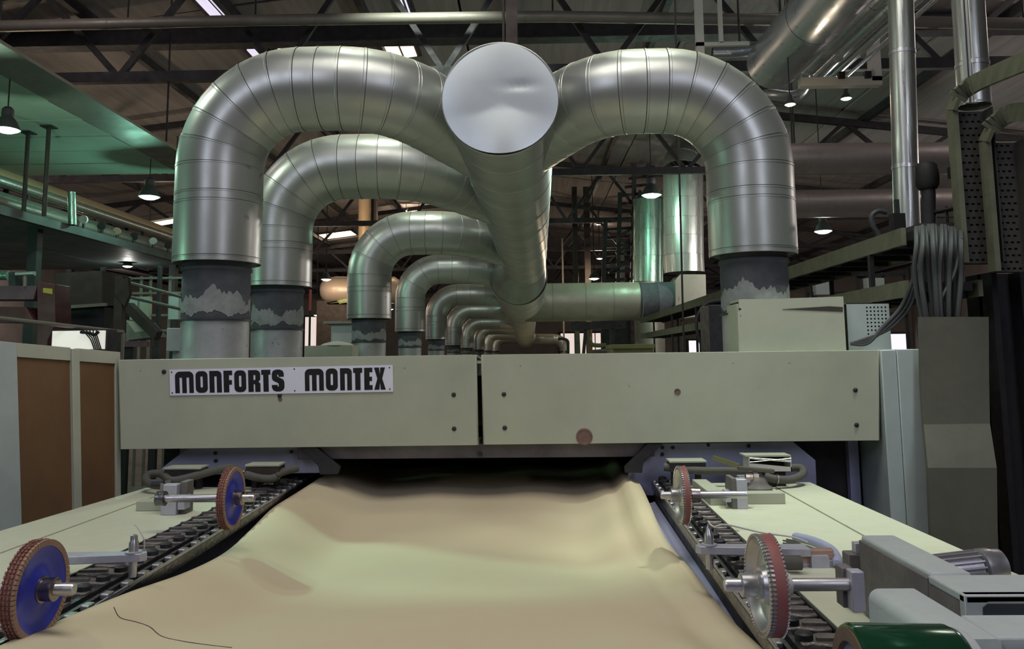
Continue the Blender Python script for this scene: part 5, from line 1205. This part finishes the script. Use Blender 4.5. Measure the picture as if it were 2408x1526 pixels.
# dark lattice rack climbing in the background right of the main duct
t = thing('lattice_rack', 'dark lattice pipe rack rising behind the main duct', 'rack', tuple(P(1470, 600, Y=20)))
for x in (1418, 1452, 1486, 1520):
    top = 385 + max(0, (1486 - x)) * 2.0
    mesh('upright', MB().bar(P(x, 700, Y=20), P(x + 6, top, Y=20), .10, .10), MT['iron'], t)
for k in range(14):
    y = 392 + 20 * k; x0 = 1418 + max(0, (560 - y) * .42)
    mesh('rung', MB().bar(P(x0, y + 8, Y=20), P(1540, y, Y=20 + .4 * (k % 3)), .07, .07), MT['iron'], t)
for k in range(5): mesh('brace', MB().bar(P(1430 + 18 * k, 640 - 45 * k, Y=19.8), P(1505, 600 - 38 * k, Y=19.8), .12, .07), MT['iron'], t)
q = P(1470, 700, Y=20); mesh('base', MB().box(q.x - .6, q.x + .6, 19.9, 20.3, 0, q.z + .05), MT['iron'], t)
for i, (px, py0, w) in enumerate([(1350, 440, 12), (1378, 440, 14), (1322, 560, 4), (1462, 570, 10)]):
    post('dark far upright behind the main duct, %s of the group' % ['thick left', 'thick right', 'thin', 'short grey'][i], px, py0, w, 22 + i, ['ironbrown', 'ironbrown', 'pipegrey', 'cable'][i], 'upright_post')
t = thing('pipe_elbow', 'grey hooked pipe standing on the machine top near the bright windows', 'pipe', tuple(P(1335, 830, Y=12)))
mesh('pipe', MB().tube(catmull([P(1312, 797, Y=12), P(1326, 797, Y=12), P(1335, 802, Y=12), P(1336, 815, Y=12), P(1336, 845, Y=12)], 5), .022, 10), MT['cable'], t)
t = thing('yellow_pipe', 'ochre pipe bend standing below the cross duct', 'pipe', tuple(P(1385, 820, Y=13)))
mesh('pipe', MB().tube(catmull([P(1384, 762, Y=13), P(1384, 790, Y=13), P(1390, 808, Y=13), P(1402, 812, Y=13), P(1425, 812, Y=13)], 5), .035, 12), MT['olive'], t)
mesh('strut', MB().bar(P(1357, 765, Y=13), P(1360, 846, Y=13), .07, .06), MT['tray'], t); mesh('strut', MB().bar(P(1378, 765, Y=13), P(1371, 846, Y=13), .05, .05), MT['dark'], t)
mesh('cross_beam', MB().bar(P(1340, 768, Y=13), P(1470, 762, Y=13), .1, .12), MT['dark'], t); mesh('strut', MB().bar(P(1440, 770, Y=13), P(1440, 846, Y=13), .07, .06), MT['dark'], t)
t = thing('lump_valve', 'small dark valve standing on the machine top by the olive housing', 'valve', tuple(P(1425, 825, Y=9)))
mesh('body', MB().lathe(V((P(1425, 0, Y=9).x, 9, OT)), (0, 0, 1), [(0, .09), (.06, .08), (.09, .05), (.1, .02), (.14, .03), (.16, 0)], 14), MT['dark'], t)
mesh('pipe', MB().tube([P(1392, 828, Y=9), P(1460, 822, Y=9)], .025, 8), MT['hose'], t)
t = thing('drop_wire', 'thin dark cable dropping in front of the foil riser', 'cable', tuple(P(1606, 740, Y=6.5)))
p = P(1604, 330, Y=6.5); mesh('wire', MB().tube([V((p.x, 6.5, zroof(p.x))), P(1606, 742, Y=6.5), V((P(1606, 742, Y=6.5).x, 6.5, OT))], .008, 6), MT['iron'], t)
t = thing('bent_pipe', 'dark bent conduit beside the right duct foot', 'pipe', tuple(P(1640, 800, Y=6)))
mesh('pipe', MB().tube(catmull([P(1700, 706, Y=6), P(1665, 712, Y=6), P(1644, 735, Y=6), P(1638, 770, Y=6), P(1650, 815, Y=6), P(1655, 842, Y=6)], 6), .012, 8), MT['iron'], t)
t, a, b = pbox('machine_block', 'black machine block behind the lower right tray', 'box', 1668, 1725, 716, 752, 5.6, .3, 'dark', z0=OT)

# pipe frames standing behind the machine on either side
def frame(label, cols, rows, Y, m, w=5):
    t = thing('storage_rack', label, 'rack', (P(cols[0], 800, Y=Y).x, Y, 0))
    xs = [P(c, 700, Y=Y).x for c in cols]; zs = [P(cols[0], r_, Y=Y).z for r_ in rows]; d = M(w, Y)
    for x in xs: mesh('upright', MB().box(x - d / 2, x + d / 2, Y, Y + d, 0, zs[0] + d), MT[m], t)
    for z in zs: mesh('cross_bar', MB().box(xs[0], xs[-1], Y - d, Y, z - d / 2, z + d / 2), MT[m], t)
    return t, xs, zs, d
t, xs, zs, d = frame('dim pipe frame with hanging boxes between the dark column and the first duct', (302, 330, 352, 398, 428), (655, 690, 742, 778), 10.5, 'pipegrey')
for i in (0, 1, 3): mesh('hung_box', MB().box(xs[i] + .03, xs[i] + .16, 10.42, 10.5, zs[1] - .35, zs[1] - .05), MT[('greybox', 'cream', 'dark')[i % 3]], t)
t, xs, zs, d = frame('dark pipe frame seen between the two right trays', (1900, 1960, 2020, 2080, 2130), (648, 690, 740), 8.2, 'iron', 6)
for i in (0, 2): mesh('hung_box', MB().box(xs[i] + .05, xs[i] + .22, 8.1, 8.2, zs[1] - .02, zs[1] + .14), MT['greybox'], t)
t = thing('glass_bowl', 'pale green glass bowl shade standing on the lower right tray', 'glass', tuple(P(2128, 655, Y=4.6)))
o = P(2128, 0, Y=4.6); o = V((max(o.x, 1.96), 4.6, zt2 + .046))
MT['glassgreen'] = mat('pale green glass', (.26, .36, .33), .2, 0, (.2, .29, .27), 5, .5)
mesh('shell', MB().lathe(o, (0, 0, 1), [(0, .035), (.01, .05), (.06, .065), (.12, .066), (.15, .05), (.16, .03)], 20), MT['glassgreen'], t)
mesh('neck', MB().lathe(o, (0, 0, 1), [(.158, .03), (.185, .028), (.188, 0)], 14), MT['black'], t)
